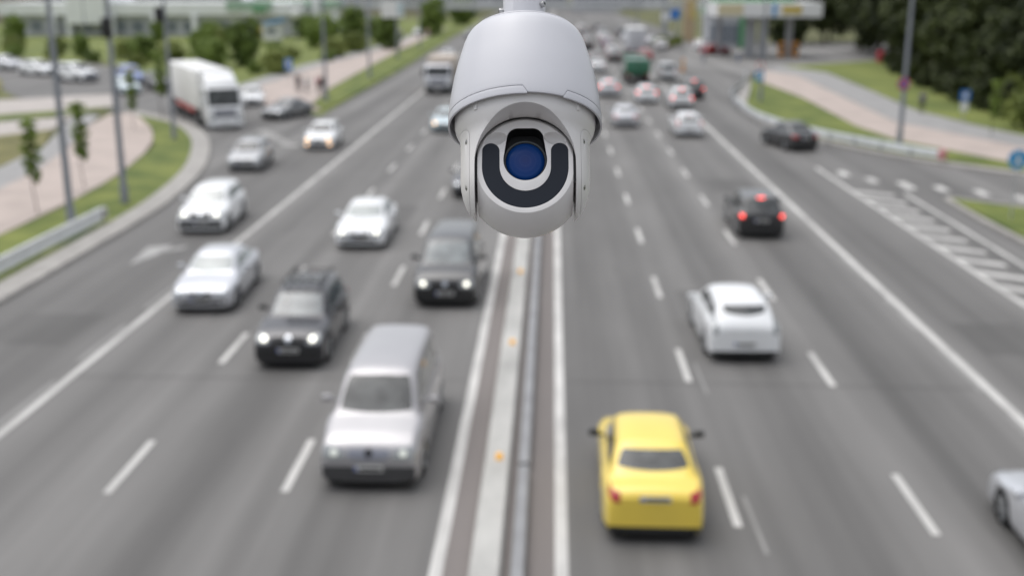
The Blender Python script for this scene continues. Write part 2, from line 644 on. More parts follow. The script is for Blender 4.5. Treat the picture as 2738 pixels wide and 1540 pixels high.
kl = curve([(-18.3, 5), (-18.3, 42.0), (-18.4, 50.4), (-19.5, 59.3), (-21.2, 66.5), (-23.6, 74.2), (-27.4, 82.0), (-34, 89.0)])
o = MB().sweep(kl, [(-0.62, -0.02), (-0.62, 0.135), (0.45, 0.135), (0.5, 0.12), (0.5, -0.02)]).build('kerb_left', 'kerb')
tag(o, kind='structure')
# island in the side road
sheet('island_left', subdivided([(-72, 128), (-62.6, 124.9), (-55.5, 112.4), (-51.3, 101.1), (-55, 92), (-75, 100)], 2), 0.12, 'grass_dry', drop_=0.15)
# strip beside the through lanes, then the bus stop footway
sheet('verge_far_left', [(-18.6, 91), (-18.4, 104.1), (-18.6, 133.5), (-19.6, 197), (-21, 260), (-24.2, 260), (-23.6, 173.5), (-22.5, 130.3), (-21.8, 110.1), (-20.4, 95)], 0.12, 'grass', drop_=0.16)
sheet('footway_far_left', [(-20.6, 89.5), (-25.5, 95.6), (-29.5, 108), (-29.0, 143.1), (-26.9, 173.4), (-26, 260), (-24.3, 260), (-23.7, 173.5), (-22.6, 130.3), (-21.9, 110.1), (-20.6, 95), (-18.9, 91)], 0.115, 'pink_tile', drop_=0.15)
sheet('cycle_path_far_left', [(-25.7, 95.8), (-29.6, 108), (-29.1, 143.1), (-27.0, 173.4), (-26.1, 260), (-28.2, 260), (-29.2, 173), (-31.5, 143), (-32, 109), (-28, 98)], 0.11, 'cycle_pave', drop_=0.15)

# right of the road
sheet('verge_right', [(16.2, 95), (16.2, 82.5), (17.8, 75.3), (21.2, 67.9), (25.8, 61.8), (34, 54), (34, 56.5), (26.7, 63.7), (24.6, 69.0), (22.6, 74.3), (21.9, 81.7), (22.5, 101.9), (21.7, 121), (20.6, 122), (18.8, 107.4)], 0.11, 'grass', drop_=0.15)
sheet('footway_right', [(21.8, 121), (22.6, 101.9), (22.0, 81.7), (22.7, 74.4), (24.7, 69.1), (26.8, 63.8), (34, 56.6), (36, 60), (29.6, 70.9), (27.6, 77.5), (25.5, 84.2), (26.1, 96.9), (27.3, 126.4), (24.9, 135)], 0.105, 'pink_tile', drop_=0.14)
sheet('cycle_path_right', [(25.0, 135.1), (27.4, 126.5), (26.2, 96.9), (25.6, 84.2), (27.7, 77.5), (29.7, 70.9), (36.1, 60.1), (38, 64), (31.9, 76.6), (30.7, 82.5), (29.5, 92.4), (30.5, 107.9), (31.7, 132.2), (28.4, 142)], 0.1, 'cycle_pave', drop_=0.14)
sheet('lawn_right', [(28.7, 142.2), (31.8, 132.2), (30.6, 107.9), (29.6, 92.4), (30.8, 82.5), (32.0, 76.6), (38.1, 64.1), (90, 60), (90, 165), (62, 159.5), (45, 154.5)], 0.09, 'grass_far', drop_=0.12)
gr = curve([(34, 52.8), (25.3, 60.6), (20.9, 66.2), (17.3, 74.3), (15.7, 82.5), (15.6, 95), (18.1, 107), (20.6, 121)])
o = MB().sweep(gr, [(-0.35, -0.02), (-0.35, 0.12), (-0.3, 0.135), (0.5, 0.135), (0.5, -0.02)]).build('kerb_right', 'kerb')
tag(o, kind='structure')
sheet('island_right', subdivided([(19.0, 54.0), (19.4, 52.9), (24.5, 48.5), (29, 44), (29, 20), (20.5, 20), (19.2, 44.1)], 1), 0.12, 'grass', drop_=0.15)
o = MB().sweep(curve([(29, 44.6), (24.4, 49), (19.2, 53.6), (18.75, 53.0), (18.8, 44.1), (20.0, 20)], 2), [(-0.14, -0.02), (-0.14, 0.13), (0.14, 0.13), (0.14, -0.02)]).build('kerb_island', 'kerb')
tag(o, kind='structure')

# painted markings, one object
mk = MB()
ZM = 0.008


def mark(pts, z=ZM):
    a = sum(pts[i][0] * pts[(i + 1) % len(pts)][1] - pts[(i + 1) % len(pts)][0] * pts[i][1] for i in range(len(pts)))
    if a < 0:
        pts = pts[::-1]
    mk.add([(x, y, z) for x, y in pts], [tuple(range(len(pts)))])


def line(x0, y0, x1, y1, wd=0.15):
    d = Vector((x1 - x0, y1 - y0)).normalized()
    s = Vector((d.y, -d.x)) * wd / 2
    mark([(x0 - s.x, y0 - s.y), (x0 + s.x, y0 + s.y), (x1 + s.x, y1 + s.y), (x1 - s.x, y1 - s.y)])


line(-1.98, -20, -1.98, 470, 0.24)
line(0.24, -20, 0.24, 470, 0.24)
line(-12.75, -20, -12.6, 46, 0.2)
line(-12.6, 46, -12.4, 300, 0.2)
line(11.2, -20, 11.25, 300, 0.24)
for i in range(-2, 36):
    y = 20.8 + i * 8.05
    for x in (3.62,):
        line(x, y - 1.35, x, y + 1.35, 0.17)
    line(7.3, y - 0.2 - 1.35, 7.3, y - 0.2 + 1.35, 0.17)
    line(-5.4, y + 1.2 - 1.35, -5.4, y + 1.2 + 1.35, 0.17)
    line(-9.0, y + 1.0 - 1.35, -9.0, y + 1.0 + 1.35, 0.17)
# hatched wedge between the carriageway and the merging ramp
line(15.5, 20, 15.05, 52, 0.22)
line(15.05, 52, 14.9, 63, 0.22)
line(17.25, 20, 17.45, 55, 0.2)
yy = 21.0
while yy < 56:
    xa = 15.5 - (yy - 20) * 0.45 / 32
    mark([(xa + 0.15, yy), (xa + 0.15, yy + 0.65), (16.75, yy - 0.30), (16.75, yy - 0.9)])
    yy += 2.0
for q in [(15.9, 60.9), (16.9, 58.9), (18.2, 57.6), (19.7, 56.4), (21.3, 55.3), (22.7, 53.9), (24.3, 52.5)]:
    line(q[0], q[1] - (1.4 if q[0] == 18.2 else 0.75), q[0], q[1] + 0.75, 0.5)
# broken hatching where the side road joins
for k in range(5):
    line(-20.9 + k * 0.85, 78.0 - k * 1.7, -19.7 + k * 0.85, 77.4 - k * 1.7, 0.4)
o = mk.build('road_marking', 'road_paint', recalc=False)
tag(o, kind='structure')


# repair patches and tar seams in the asphalt
pt = MB()
rp = random.Random(3)
for x0, y0, x1, y1 in [(4.2, 33, 6.6, 36.5), (-8.4, 47, -6.2, 51), (12.2, 30, 14.2, 33), (-16.6, 30, -14.0, 33), (8.0, 55, 10.4, 59), (-4.8, 62, -2.6, 68)]:
    pt.add([(x0, y0, .003), (x1, y0 + rp.uniform(-.1, .1), .003), (x1 + rp.uniform(-.1, .1), y1, .003), (x0, y1, .003)], [(0, 1, 2, 3)])
for x, y0, y1 in [(1.9, 14, 60), (5.5, 26, 90), (-7.2, 14, 70), (-10.9, 20, 80), (9.2, 14, 50)]:
    y = y0
    while y < y1:
        xx = x + rp.uniform(-.5, .5)
        ln = rp.uniform(.8, 2.5)
        if rp.random() < .35:
            pt.add([(xx, y, .0035), (xx + .05, y, .0035), (xx + .09, y + ln, .0035), (xx + .04, y + ln, .0035)], [(0, 1, 2, 3)])
        y += 3.1
for y in (16.0, 27.3, 58.0):
    pt.add([(-12.5, y, .0037), (-2.2, y + .1, .0037), (-2.2, y + .18, .0037), (-12.5, y + .09, .0037)], [(0, 1, 2, 3)])
    pt.add([(.4, y + .1, .0037), (11.0, y - .1, .0037), (11.0, y, .0037), (.4, y + .18, .0037)], [(0, 1, 2, 3)])
o = pt.build('road_patches', 'asphalt_patch', recalc=False)
tag(o, kind='structure')

# worn remains of older lines and a worn turn arrow, fainter than the fresh paint
mk = MB()
for y in (18.4, 26.6):
    line(3.98, y, 3.94, y + 2.4, 0.08)
for y in (22, 27.0, 32.2, 38):
    line(10.98, y, 10.98, y + 3.4, 0.17)
    line(-12.96, y + 1.5, -12.9, y + 4.9, 0.17)
o = mk.build('worn_marking', 'road_paint_worn', recalc=False)
tag(o, kind='structure')
mk = MB()
# turn arrow in the outer lane
mark([(-14.3, 42.5), (-14.4, 41.9), (-15.15, 41.3), (-15.0, 41.9)])
mark([(-15.0, 42.6), (-15.1, 40.9), (-15.55, 39.3), (-15.9, 42.2)])
o = mk.build('turn_arrow', 'road_paint_faint', recalc=False)
tag(o, kind='structure')


# ------------------------------------------------------------------ safety barriers
def guardrail(name, path, label, h=0.72, face=1, group=None, m='rail_side', step=2.0, beam=0.3):
    root = empty(name, (path[0][0], path[0][1], 0))
    ox, oy = path[0]
    loc = [(x - ox, y - oy) for x, y in path]
    f = face
    prof = [(0.00 * f, h - beam), (0.07 * f, h - beam + 0.03), (0.09 * f, h - beam * .72), (0.02 * f, h - beam * .56), (0.02 * f, h - beam * .46),
            (0.09 * f, h - beam * .28), (0.07 * f, h - 0.03), (0.0, h), (-0.012 * f, h - 0.012), (-0.012 * f, h - beam)]
    MB().sweep(loc, prof).build('rail', m, root, sm=50)
    # posts at even spacing
    acc, nxt, n = 0.0, 0.4, 0
    for a, b in zip(loc, loc[1:]):
        d = math.dist(a, b)
        while nxt < acc + d and n < 60:
            t = (nxt - acc) / d
            x, y = a[0] + (b[0] - a[0]) * t, a[1] + (b[1] - a[1]) * t
            dd = Vector((b[0] - a[0], b[1] - a[1])).normalized()
            rt = Vector((dd.y, -dd.x)) * (-0.07 * f)
            MB().box((x + rt.x, y + rt.y, h / 2 - 0.03), (0.1, 0.06, h - 0.06), math.atan2(dd.y, dd.x)).build('post', 'galv', root)
            nxt += step
            n += 1
        acc += d
    tag(root, label, 'guardrail', group)
    return root


gl = guardrail('guardrail', [(-19.35, 14), (-19.35, 30), (-19.35, 41), (-19.3, 46.2)], 'pale steel guardrail along the grass verge by the exit lane', h=0.78, face=1, beam=0.6, m='rail_white')
MB().rbox((0.08, 32.35, 0.5), (0.3, 0.35, 0.5), 0.05).build('end_cap', 'concrete', gl)
g2 = guardrail('guardrail', curve([(15.45, 96.5), (15.2, 92), (15.1, 83), (17.0, 74.3), (20.9, 66.1), (22.2, 64.3)], 3), 'white painted guardrail curving round the grass bend on the merging ramp', h=0.85, face=-1, step=2.4, beam=0.45)
MB().rbox((22.25 - 15.45, 64.1 - 96.5, 0.62), (0.45, 0.35, 0.55), 0.06, 0.7).build('end_cap', 'red_white', g2)
g3 = guardrail('guardrail', curve([(21.2, 125), (20.2, 119), (18.6, 111), (16.2, 103), (15.8, 99.6)], 2), 'short grey guardrail hooking round the grass corner by the filling station', h=0.8, face=1, m='galv', step=2.4, beam=0.4)

# central barrier: a low concrete kerb wall with reflectors and a steel box rail beside it
cb = empty('concrete_barrier', (-1.09, 0, 0))
MB().sweep([(0, -18), (0, 60), (0, 200), (0, 440)], [(-0.31, 0.0), (-0.31, 0.05), (-0.29, 0.16), (-0.26, 0.20), (0.22, 0.20), (0.25, 0.16), (0.27, 0.05), (0.27, 0.0)]).build('wall', 'concrete', cb, sm=20)
for i, y in enumerate((14.2, 22.0, 29.9, 37.9, 45.8, 54, 62, 70, 78, 86, 94, 102)):
    rr = MB()
    rr.rbox((0.02, y, 0.25), (0.14, 0.10, 0.16), 0.02)
    rr.build('reflector', 'amber', cb)
tag(cb, 'low pale concrete barrier with amber reflectors down the median', 'barrier')
sr = empty('guardrail', (-0.53, 0, 0))
MB().sweep([(0, -18), (0, 21.6)], [(-0.12, 0.12), (-0.12, 0.21), (-0.09, 0.24), (0.09, 0.24), (0.12, 0.21), (0.12, 0.12)]).build('rail', 'rail_dull', sr, sm=40)
MB().sweep([(0, 21.75), (0, 60), (0, 200), (0, 440)], [(-0.12, 0.12), (-0.12, 0.21), (-0.09, 0.24), (0.09, 0.24), (0.12, 0.21), (0.12, 0.12)]).build('rail', 'rail_dull', sr, sm=40)
for i in range(44):
    MB().box((0, 3 + i * 3.0, 0.0625), (0.1, 0.16, 0.125)).build('post', 'galv', sr)
tag(sr, 'grey steel guardrail running along the median beside the concrete barrier', 'guardrail')


# ------------------------------------------------------------------ cars
def lerp(tab, y):
    if y <= tab[0][0]:
        return tab[0][1]
    for (a, p), (b, q) in zip(tab, tab[1:]):
        if y <= b:
            return p + (q - p) * (y - a) / (b - a)
    return tab[-1][1]


SPECS = dict(
    sedan=dict(L=4.62, W=1.80, H=1.46, sh=[(0, .56), (.06, .70), (.4, .80), (1.2, .94), (2.3, .95), (3.5, .99), (4.2, 1.0), (4.5, .97), (4.62, .80)],
               wb=1.22, rf=2.05, zf=1.40, pk=2.6, rr=3.25, zr=1.40, rb=4.1, wheels=(.88, 3.6), wr=.33, noser=.86, tailr=.84),
    hatch=dict(L=4.35, W=1.79, H=1.53, sh=[(0, .58), (.06, .72), (.4, .84), (1.05, .97), (2.2, 1.0), (3.4, 1.05), (4.1, 1.06), (4.3, .98), (4.35, .84)],
               wb=1.05, rf=1.85, zf=1.46, pk=2.4, rr=3.75, zr=1.44, rb=4.27, wheels=(.84, 3.42), wr=.33, noser=.84, tailr=.92),
    taxi=dict(L=4.57, W=1.80, H=1.52, sh=[(0, .56), (.06, .70), (.4, .80), (1.15, .93), (2.3, .95), (3.5, 1.0), (4.0, 1.04), (4.45, 1.02), (4.57, .86)],
              wb=1.18, rf=1.72, zf=1.46, pk=2.3, rr=3.2, zr=1.46, rb=4.02, wheels=(.86, 3.45), wr=.33, noser=.86, tailr=.86),
    suv=dict(L=4.55, W=1.82, H=1.70, sh=[(0, .66), (.06, .82), (.35, .96), (1.2, 1.08), (2.3, 1.10), (3.6, 1.14), (4.3, 1.14), (4.5, 1.05), (4.55, .9)],
             wb=1.22, rf=1.95, zf=1.62, pk=2.6, rr=3.95, zr=1.64, rb=4.45, wheels=(.88, 3.52), wr=.37, noser=.88, tailr=.88),
    minivan=dict(L=4.76, W=1.92, H=1.90, sh=[(0, .62), (.05, .84), (.3, 1.0), (.95, 1.16), (2.2, 1.18), (3.6, 1.2), (4.5, 1.2), (4.7, 1.12), (4.76, .95)],
                 wb=.92, rf=1.65, zf=1.80, pk=2.4, rr=4.45, zr=1.84, rb=4.70, wheels=(.88, 4.0), wr=.35, noser=.89, tailr=.92),
)


def car_body(S):
    L, W, H = S['L'], S['W'], S['H']
    hw = W / 2
    AX = S['wr'] - 0.01
    RA = S['wr'] + 0.055
    ys = {0, .03, .1, .22, .4, .62, L, L - .03, L - .1, L - .25, L - .45, S['wb'], S['rf'], S['pk'], S['rr'], S['rb'],
          (S['wb'] * 2 + S['rf']) / 3, (S['wb'] + S['rf'] * 2) / 3, (S['rr'] + S['rb']) / 2, S['wb'] - .12, S['rf'] + .2, S['rr'] - .2, min(L - .02, S['rb'] + .05)}
    for yc in S['wheels']:
        for q in (-1.12, -.97, -.75, -.4, 0, .4, .75, .97, 1.12):
            ys.add(yc + q * RA)
    ys = sorted(y for y in ys if 0 <= y <= L)
    out = [ys[0]]
    for y in ys[1:]:
        if y - out[-1] > .022:
            out.append(y)
    if out[-1] != L:
        out[-1] = L
    ys = out
    plan = [(0, S['noser']), (.10, S['noser'] + .08), (.3, .965), (.8, 1.0), (L - .8, 1.0), (L - .3, .97), (L - .08, S['tailr'] + .05), (L, S['tailr'])]
    cab = [(S['wb'], lerp(S['sh'], S['wb'])), (S['rf'], S['zf']), (S['pk'], H), (S['rr'], S['zr']), (S['rb'], lerp(S['sh'], S['rb']))]
    vs_, k = [], None
    for y in ys:
        wd = hw * lerp(plan, y)
        zs = lerp(S['sh'], y)
        zb = 0.20 if .15 < y < L - .15 else 0.24
        za = zb
        for yc in S['wheels']:
            d = abs(y - yc)
            if d < RA:
                za = max(za, AX + math.sqrt(RA * RA - d * d))
        za = min(za, zs - .16)
        c = max(0, lerp(cab, y) - zs) if S['wb'] < y < S['rb'] else 0.0
        cn = c / (H - 1.0)
        wbse = wd - .10
        wt = wbse - .14 * min(1, cn)
        tk = min(1, cn * 2)
        h = [(wd - .16, za - .015), (wd - .03, za), (wd - .005, za + .05), (wd, za + .3 * (zs - za)), (wd - .005, za + .62 * (zs - za)), (wd - .035, zs - .055), (wd - .09, zs - .006),
             (wbse - .035, zs + .012 + .10 * c), (wbse - .05 - .5 * (wbse - wt), zs + .02 + .52 * c), (wt - .05 - .10 * (1 - tk), zs + .03 + .88 * c),
             (wt - .15 - .10 * (1 - tk), zs + .04 + .97 * c), (wt * .5, zs + .055 + c), (0, zs + .065 + c)]
        row = [(-x, y, z) for x, z in h] + [(x, y, z) for x, z in h[-2::-1]]
        k = len(row)
        vs_ += row
    fs_ = []
    n = len(ys)
    for i in range(n - 1):
        for q in range(k - 1):
            a = i * k + q
            fs_.append((a, a + 1, a + k + 1, a + k))
    hk = k // 2
    for i, rev in ((0, True), (n - 1, False)):
        for q in range(hk):
            a, b_, c_, d_ = i * k + q, i * k + q + 1, i * k + k - 2 - q, i * k + k - 1 - q
            f = (a, b_, c_, d_) if b_ != c_ else (a, b_, d_)
            fs_.append(f if not rev else tuple(reversed(f)))
    m = MB()
    m.add(vs_, fs_)
    return m


DIRS = {'front': ((0, -3, 0), (0, 1, 0)), 'rear': ((0, 9, 0), (0, -1, 0)), 'left': ((-3, 0, 0), (1, 0, 0)), 'right': ((3, 0, 0), (-1, 0, 0))}


def patch(bvh, side, quad, off=.006, n=6, m=4, rnd=0.0, thick=.02, bulge=(0, 0)):
    """a panel laid on the body: quad = 4 corners (a, z) seen square on from that side; bulge bows bottom / top edge"""
    o, d = DIRS[side]
    d = Vector(d)
    bl, br, tr, tl = quad
    top, low = [], []
    for j in range(m + 1):
        for i in range(n + 1):
            s, t = 2 * i / n - 1, 2 * j / m - 1
            if rnd:
                s2, t2 = s * math.sqrt(1 - t * t / 2), t * math.sqrt(1 - s * s / 2)
                s, t = s + (s2 - s) * rnd, t + (t2 - t) * rnd
            u, v = (s + 1) / 2, (t + 1) / 2
            a = (bl[0] * (1 - u) + br[0] * u) * (1 - v) + (tl[0] * (1 - u) + tr[0] * u) * v
            z = (bl[1] * (1 - u) + br[1] * u) * (1 - v) + (tl[1] * (1 - u) + tr[1] * u) * v
            z += (bulge[0] * (1 - v) + bulge[1] * v) * (1 - s * s)
            p = Vector((a, o[1], z)) if side in ('front', 'rear') else Vector((o[0], a, z))
            hit, nor, idx, dist = bvh.ray_cast(p, d)
            if hit is None:
                hit, nor, idx, dist = bvh.find_nearest(p + d * 3)
            if nor.dot(d) > 0:
                nor = -nor
            top.append(hit + nor * off)
            low.append(hit - nor * (thick - off))
    W_ = n + 1
    fs_ = [(j * W_ + i, j * W_ + i + 1, (j + 1) * W_ + i + 1, (j + 1) * W_ + i) for j in range(m) for i in range(n)]
    rim = [i for i in range(W_)] + [j * W_ + n for j in range(1, m + 1)] + [m * W_ + i for i in range(n - 1, -1, -1)] + [j * W_ for j in range(m - 1, 0, -1)]
    N = len(top)
    idx = {v: N + q for q, v in enumerate(rim)}
    vs_ = [tuple(p) for p in top] + [tuple(low[v]) for v in rim]
    for q in range(len(rim)):
        a, b_ = rim[q], rim[(q + 1) % len(rim)]
        fs_.append((a, b_, idx[b_], idx[a]))
    mb = MB()
    mb.add(vs_, fs_)
    return mb


def mirq(q):
    """mirror a quad in x, keeping its turn"""
    bl, br, tr, tl = q
    return [(-br[0], br[1]), (-bl[0], bl[1]), (-tl[0], tl[1]), (-tr[0], tr[1])]


CACHE = {}


def car_parts(kind, variant):
    """list of (name, mesh, material key, parent index, location); built once per kind"""
    key = (kind, variant)
    if key in CACHE:
        return CACHE[key]
    S = SPECS[kind]
    L, W, H = S['L'], S['W'], S['H']
    hw = W / 2
    P = []
    ob = bpy.data.objects.new('work', car_body(S).mesh('body'))
    COL.objects.link(ob)
    md = ob.modifiers.new('s', 'SUBSURF')
    md.levels = 1
    md.render_levels = 1
    body = evaluated(ob, 'body')
    drop(ob)
    body.shade_smooth()
    bm = bmesh.new()
    bm.from_mesh(body)
    bvh = BVHTree.FromBMesh(bm)
    bm.free()
    # everything is built from y = 0 (nose) to y = L (tail); shift so that the origin is mid-length
    sh = Vector((0, -L / 2, 0))

    def put(name, mb, mkey, par=0, sm=40):
        me = mb if isinstance(mb, bpy.types.Mesh) else mb.mesh(name, sm)
        me.transform(Matrix.Translation(sh))
        P.append((name, me, mkey, par))
        return len(P) - 1
    P_body = put('body', body, 'PAINT', None)
    zwb, zrb = lerp(S['sh'], S['wb']), lerp(S['sh'], S['rb'])
    gt = hw - .10 - .15
    # glass
    put('windscreen', patch(bvh, 'front', [(-(hw - .25), zwb + .115), (hw - .25, zwb + .115), (gt - .11, S['zf'] - .025), (-(gt - .11), S['zf'] - .025)], n=10, m=6, rnd=.12, bulge=(-.03, .01)), 'GLASS', None)
    rz0 = zrb + (.16 if kind == 'taxi' else .12 if kind == 'sedan' else .10)
    if variant == 'slim':   # high narrow tailgate glass
        put('rear_window', patch(bvh, 'rear', [(-.50, 1.28), (.50, 1.28), (.54, 1.42), (-.54, 1.42)], n=10, m=3, rnd=.15, bulge=(-.07, 0)), 'GLASS', None)
    else:
        put('rear_window', patch(bvh, 'rear', [(-(hw - .26), rz0), (hw - .26, rz0), (gt - .12, S['zr'] - .055), (-(gt - .12), S['zr'] - .055)], n=10, m=5, rnd=.12, bulge=(-.03, 0)), 'GLASS', None)
    yb = (S['rf'] + S['rr']) / 2 + .15
    for side in ('left', 'right'):
        zs1 = zwb + .12
        q1 = [(S['wb'] + .42, zs1), (yb - .04, zs1 + .01), (yb - .05, H - .14), (S['rf'] + .12, S['zf'] - .10)]
        put('side_window', patch(bvh, side, q1, n=6, m=4, rnd=.1), 'GLASS', None)
        ye = S['rr'] + (.35 if kind in ('sedan', 'taxi') else .12)
        if kind == 'minivan':
            q2 = [(yb + .05, zs1 + .01), (3.35, zs1 + .02), (3.35, H - .15), (yb + .05, H - .14)]
            put('side_window', patch(bvh, side, q2, n=6, m=4, rnd=.1), 'GLASS', None)
            q3 = [(3.43, zs1 + .02), (4.40, zs1 + .03), (4.32, H - .17), (3.43, H - .15)]
            put('side_window', patch(bvh, side, q3, n=6, m=4, rnd=.1), 'GLASS', None)
        else:
            q2 = [(yb + .05, zs1 + .01), (ye, zs1 + .04), (S['rr'] - .05, S['zr'] - .13), (yb + .04, H - .14)]
            put('side_window', patch(bvh, side, q2, n=6, m=4, rnd=.12), 'GLASS', None)
    # front end
    zn = S['sh'][1][1]
    if kind == 'minivan':
        put('grille', patch(bvh, 'front', [(-.36, .66), (.36, .66), (.40, .86), (-.40, .86)], off=.014, rnd=.25, n=12), 'GRILLE', None)
        hq = [(-.84, .66), (-.42, .66), (-.46, .86), (-.84, .93)]
        put('bumper', patch(bvh, 'front', [(-.86, .24), (.86, .24), (.86, .53), (-.86, .53)], off=.016, n=22, m=4), 'TRIM', None)
    elif kind == 'suv':
        put('grille', patch(bvh, 'front', [(-.36, .70), (.36, .70), (.42, .90), (-.42, .90)], off=.014, rnd=.2, n=12), 'TRIM', None)
        hq = [(-.80, .74), (-.46, .72), (-.50, .91), (-.80, .96)]
        put('bumper', patch(bvh, 'front', [(-.78, .32), (.78, .32), (.78, .60), (-.78, .60)], off=.016, n=22, m=4), 'TRIM', None)
    else:
        put('grille', patch(bvh, 'front', [(-.34, .56), (.34, .56), (.38, .68), (-.38, .68)], off=.014, rnd=.25, n=12), 'TRIM', None)
        hq = [(-.76, .60), (-.44, .58), (-.47, .72), (-.76, .78)]
        put('bumper', patch(bvh, 'front', [(-.60, .31), (.60, .31), (.56, .44), (-.56, .44)], off=.016, n=22, m=4, rnd=.2), 'TRIM', None)
    put('headlight', patch(bvh, 'front', hq, off=.012, rnd=.45), 'LAMP', None)
    put('headlight', patch(bvh, 'front', mirq(hq), off=.012, rnd=.45), 'LAMP', None)
    ez = (hq[0][1] + hq[3][1]) / 2
    hx = .60 if kind != 'minivan' else .64
    for s in (-1, 1):
        put('bulb', patch(bvh, 'front', [(s * hx - .070, ez - .060), (s * hx + .070, ez - .060), (s * hx + .070, ez + .060), (s * hx - .070, ez + .060)], off=.02, rnd=1, n=4, m=4), 'BULB', len(P) - 2)
    put('emblem', patch(bvh, 'front', [(-.08, ez - .08), (.08, ez - .08), (.08, ez + .08), (-.08, ez + .08)], off=.022, rnd=1, n=4, m=4), 'EMBLEM', None)
    fz = .40 if kind != 'suv' else .46
    for s in (-1, 1):
        put('fog_lamp', patch(bvh, 'front', [(s * .66 - .06, fz - .05), (s * .66 + .06, fz - .05), (s * .66 + .06, fz + .05), (s * .66 - .06, fz + .05)], off=.014, rnd=1, n=4, m=4), 'FOG', None)

    def plate(side, z, y0):
        hit = bvh.ray_cast(Vector((0, DIRS[side][0][1], z)), Vector(DIRS[side][1]))[0]
        y = (hit.y if hit else y0) + (-.022 if side == 'front' else .022)
        i = put('number_plate', MB().rbox((0, y, z), (.53, .018, .118), .005, seg=1), 'plate', None)
        e = -.0115 if side == 'front' else .0115
        sx = 1 if side == 'front' else -1
        put('band', MB().box((-.235 * sx, y + e, z), (.042, .006, .1)), 'plate_blue', i)
        t = MB()
        t.box((.03 * sx, y + e, z), (.40, .006, .055))
        put('lettering', t, 'ink', i)
    plate('front', .50 if kind in ('minivan',) else (.56 if kind == 'suv' else .48), 0)
    # rear end
    if kind == 'taxi':
        tq = [(-.73, .84), (-.56, .82), (-.68, 1.01), (-.82, 1.06)]
        pz = .92
        put('bumper', patch(bvh, 'rear', [(-.84, .20), (.84, .20), (.84, .35), (-.84, .35)], off=.016, n=22, m=4), 'TRIM', None)  # black strip standing in for the dark shade under the tail
    elif kind in ('sedan',):
        tq = [(-.80, .76), (-.46, .76), (-.50, .90), (-.80, .93)]
        pz = .76
        put('bumper', patch(bvh, 'rear', [(-.66, .30), (.66, .30), (.62, .40), (-.62, .40)], off=.016, n=22, m=4), 'TRIM', None)
    elif kind == 'hatch':
        tq = [(-.80, .80), (-.66, .78), (-.66, 1.16), (-.76, 1.20)]
        pz = .52
        put('bumper', patch(bvh, 'rear', [(-.82, .20), (.82, .20), (.78, .33), (-.78, .33)], off=.016, n=22, m=4), 'TRIM', None)  # black strip along the bottom edge, for the shade below the tail
    else:
        tq = [(-.84, .88), (-.62, .86), (-.64, 1.08), (-.82, 1.10)]
        pz = .80
        put('bumper', patch(bvh, 'rear', [(-.80, .30), (.80, .30), (.80, .55), (-.80, .55)], off=.016, n=22, m=4), 'TRIM', None)
    put('tail_light', patch(bvh, 'rear', tq, off=.012, rnd=.3), 'TAIL', None)
    put('tail_light', patch(bvh, 'rear', mirq(tq), off=.012, rnd=.3), 'TAIL', None)
    tx, tz = (tq[0][0] + tq[1][0]) / 2, (tq[0][1] + tq[3][1]) / 2
    for s in (1, -1):
        put('bulb', patch(bvh, 'rear', [(s * tx - .06, tz - .06), (s * tx + .06, tz - .06), (s * tx + .06, tz + .06), (s * tx - .06, tz + .06)], off=.02, rnd=1, n=4, m=4), 'TBULB', len(P) - 2)
    plate('rear', pz, L)
    if kind in ('suv', 'hatch') and variant != 'slim':
        put('brake_light', patch(bvh, 'rear', [(-.14, S['zr'] + .0), (.14, S['zr'] + .0), (.14, S['zr'] + .035), (-.14, S['zr'] + .035)], off=.014, n=4, m=2), 'TOP', None)
    # mirrors, roof equipment
    zm = zwb + .16
    for s in (-1, 1):
        mm = MB().rbox((s * (hw + .10), S['wb'] + .62, zm - .03), (.20, .11, .14), .04, seg=2)
        mm.box((s * (hw - .02), S['wb'] + .64, zm - .07), (.14, .05, .05))
        put('mirror', mm, 'MIRROR', None)
    if kind == 'suv' and variant == 'rack':
        for s in (-1, 1):
            t = MB()
            t.tube((s * .50, S['rf'] + .1, H + .16), (s * .50, S['rr'] - .05, H + .15), .022, n=8)
            for y in (S['rf'] + .15, (S['rf'] + S['rr']) / 2, S['rr'] - .1):
                t.tube((s * .50, y, H + .02), (s * .50, y, H + .16), .022, n=8)
            put('roof_rail', t, 'TRIM', None)
        t = MB()
        for y in (S['rf'] + .35, S['rf'] + .75, S['rf'] + 1.15, S['rf'] + 1.55):
            t.tube((-.50, y, H + .17), (.50, y, H + .17), .02, n=8)
        t.tube((-.44, S['rf'] + .2, H + .25), (.44, S['rf'] + .2, H + .25), .02, n=8)
        put('roof_basket', t, 'TRIM', None)
        for x in (-.36, -.12, .12, .36):
            put('roof_lamp', MB().tube((x, S['rf'] + .06, H + .20), (x, S['rf'] + .18, H + .20), .085, n=14), 'lamp', None)
    # wheels
    for yc in S['wheels']:
        for s in (-1, 1):
            r = S['wr']
            x0, x1 = s * (hw - .24), s * (hw - .025)
            t = MB()
            t.tube((x0, yc, r), (x1, yc, r), r, n=28, cap=False)
            t.tube((x1, yc, r), (x1 + s * .008, yc, r), r, r * .74, n=28, cap=False)
            t.tube((x0, yc, r), (x0 + s * .01, yc, r), r, r * .3, n=28)
            i = put('wheel', t, 'tyre', None)
            rm = MB()
            rm.tube((x1 - s * .03, yc, r), (x1 - s * .028, yc, r), r * .75, n=28)
            for q in range(5):
                a = q * math.tau / 5
                rm.tube((x1 - s * .012, yc + .05 * math.cos(a), r + .05 * math.sin(a)), (x1 - s * .012, yc + r * .70 * math.cos(a), r + r * .70 * math.sin(a)), .028, .036, n=6)
            rm.tube((x1 - s * .03, yc, r), (x1 + s * .004, yc, r), .07, n=12)
            put('rim', rm, 'rim', i)
    u = MB()
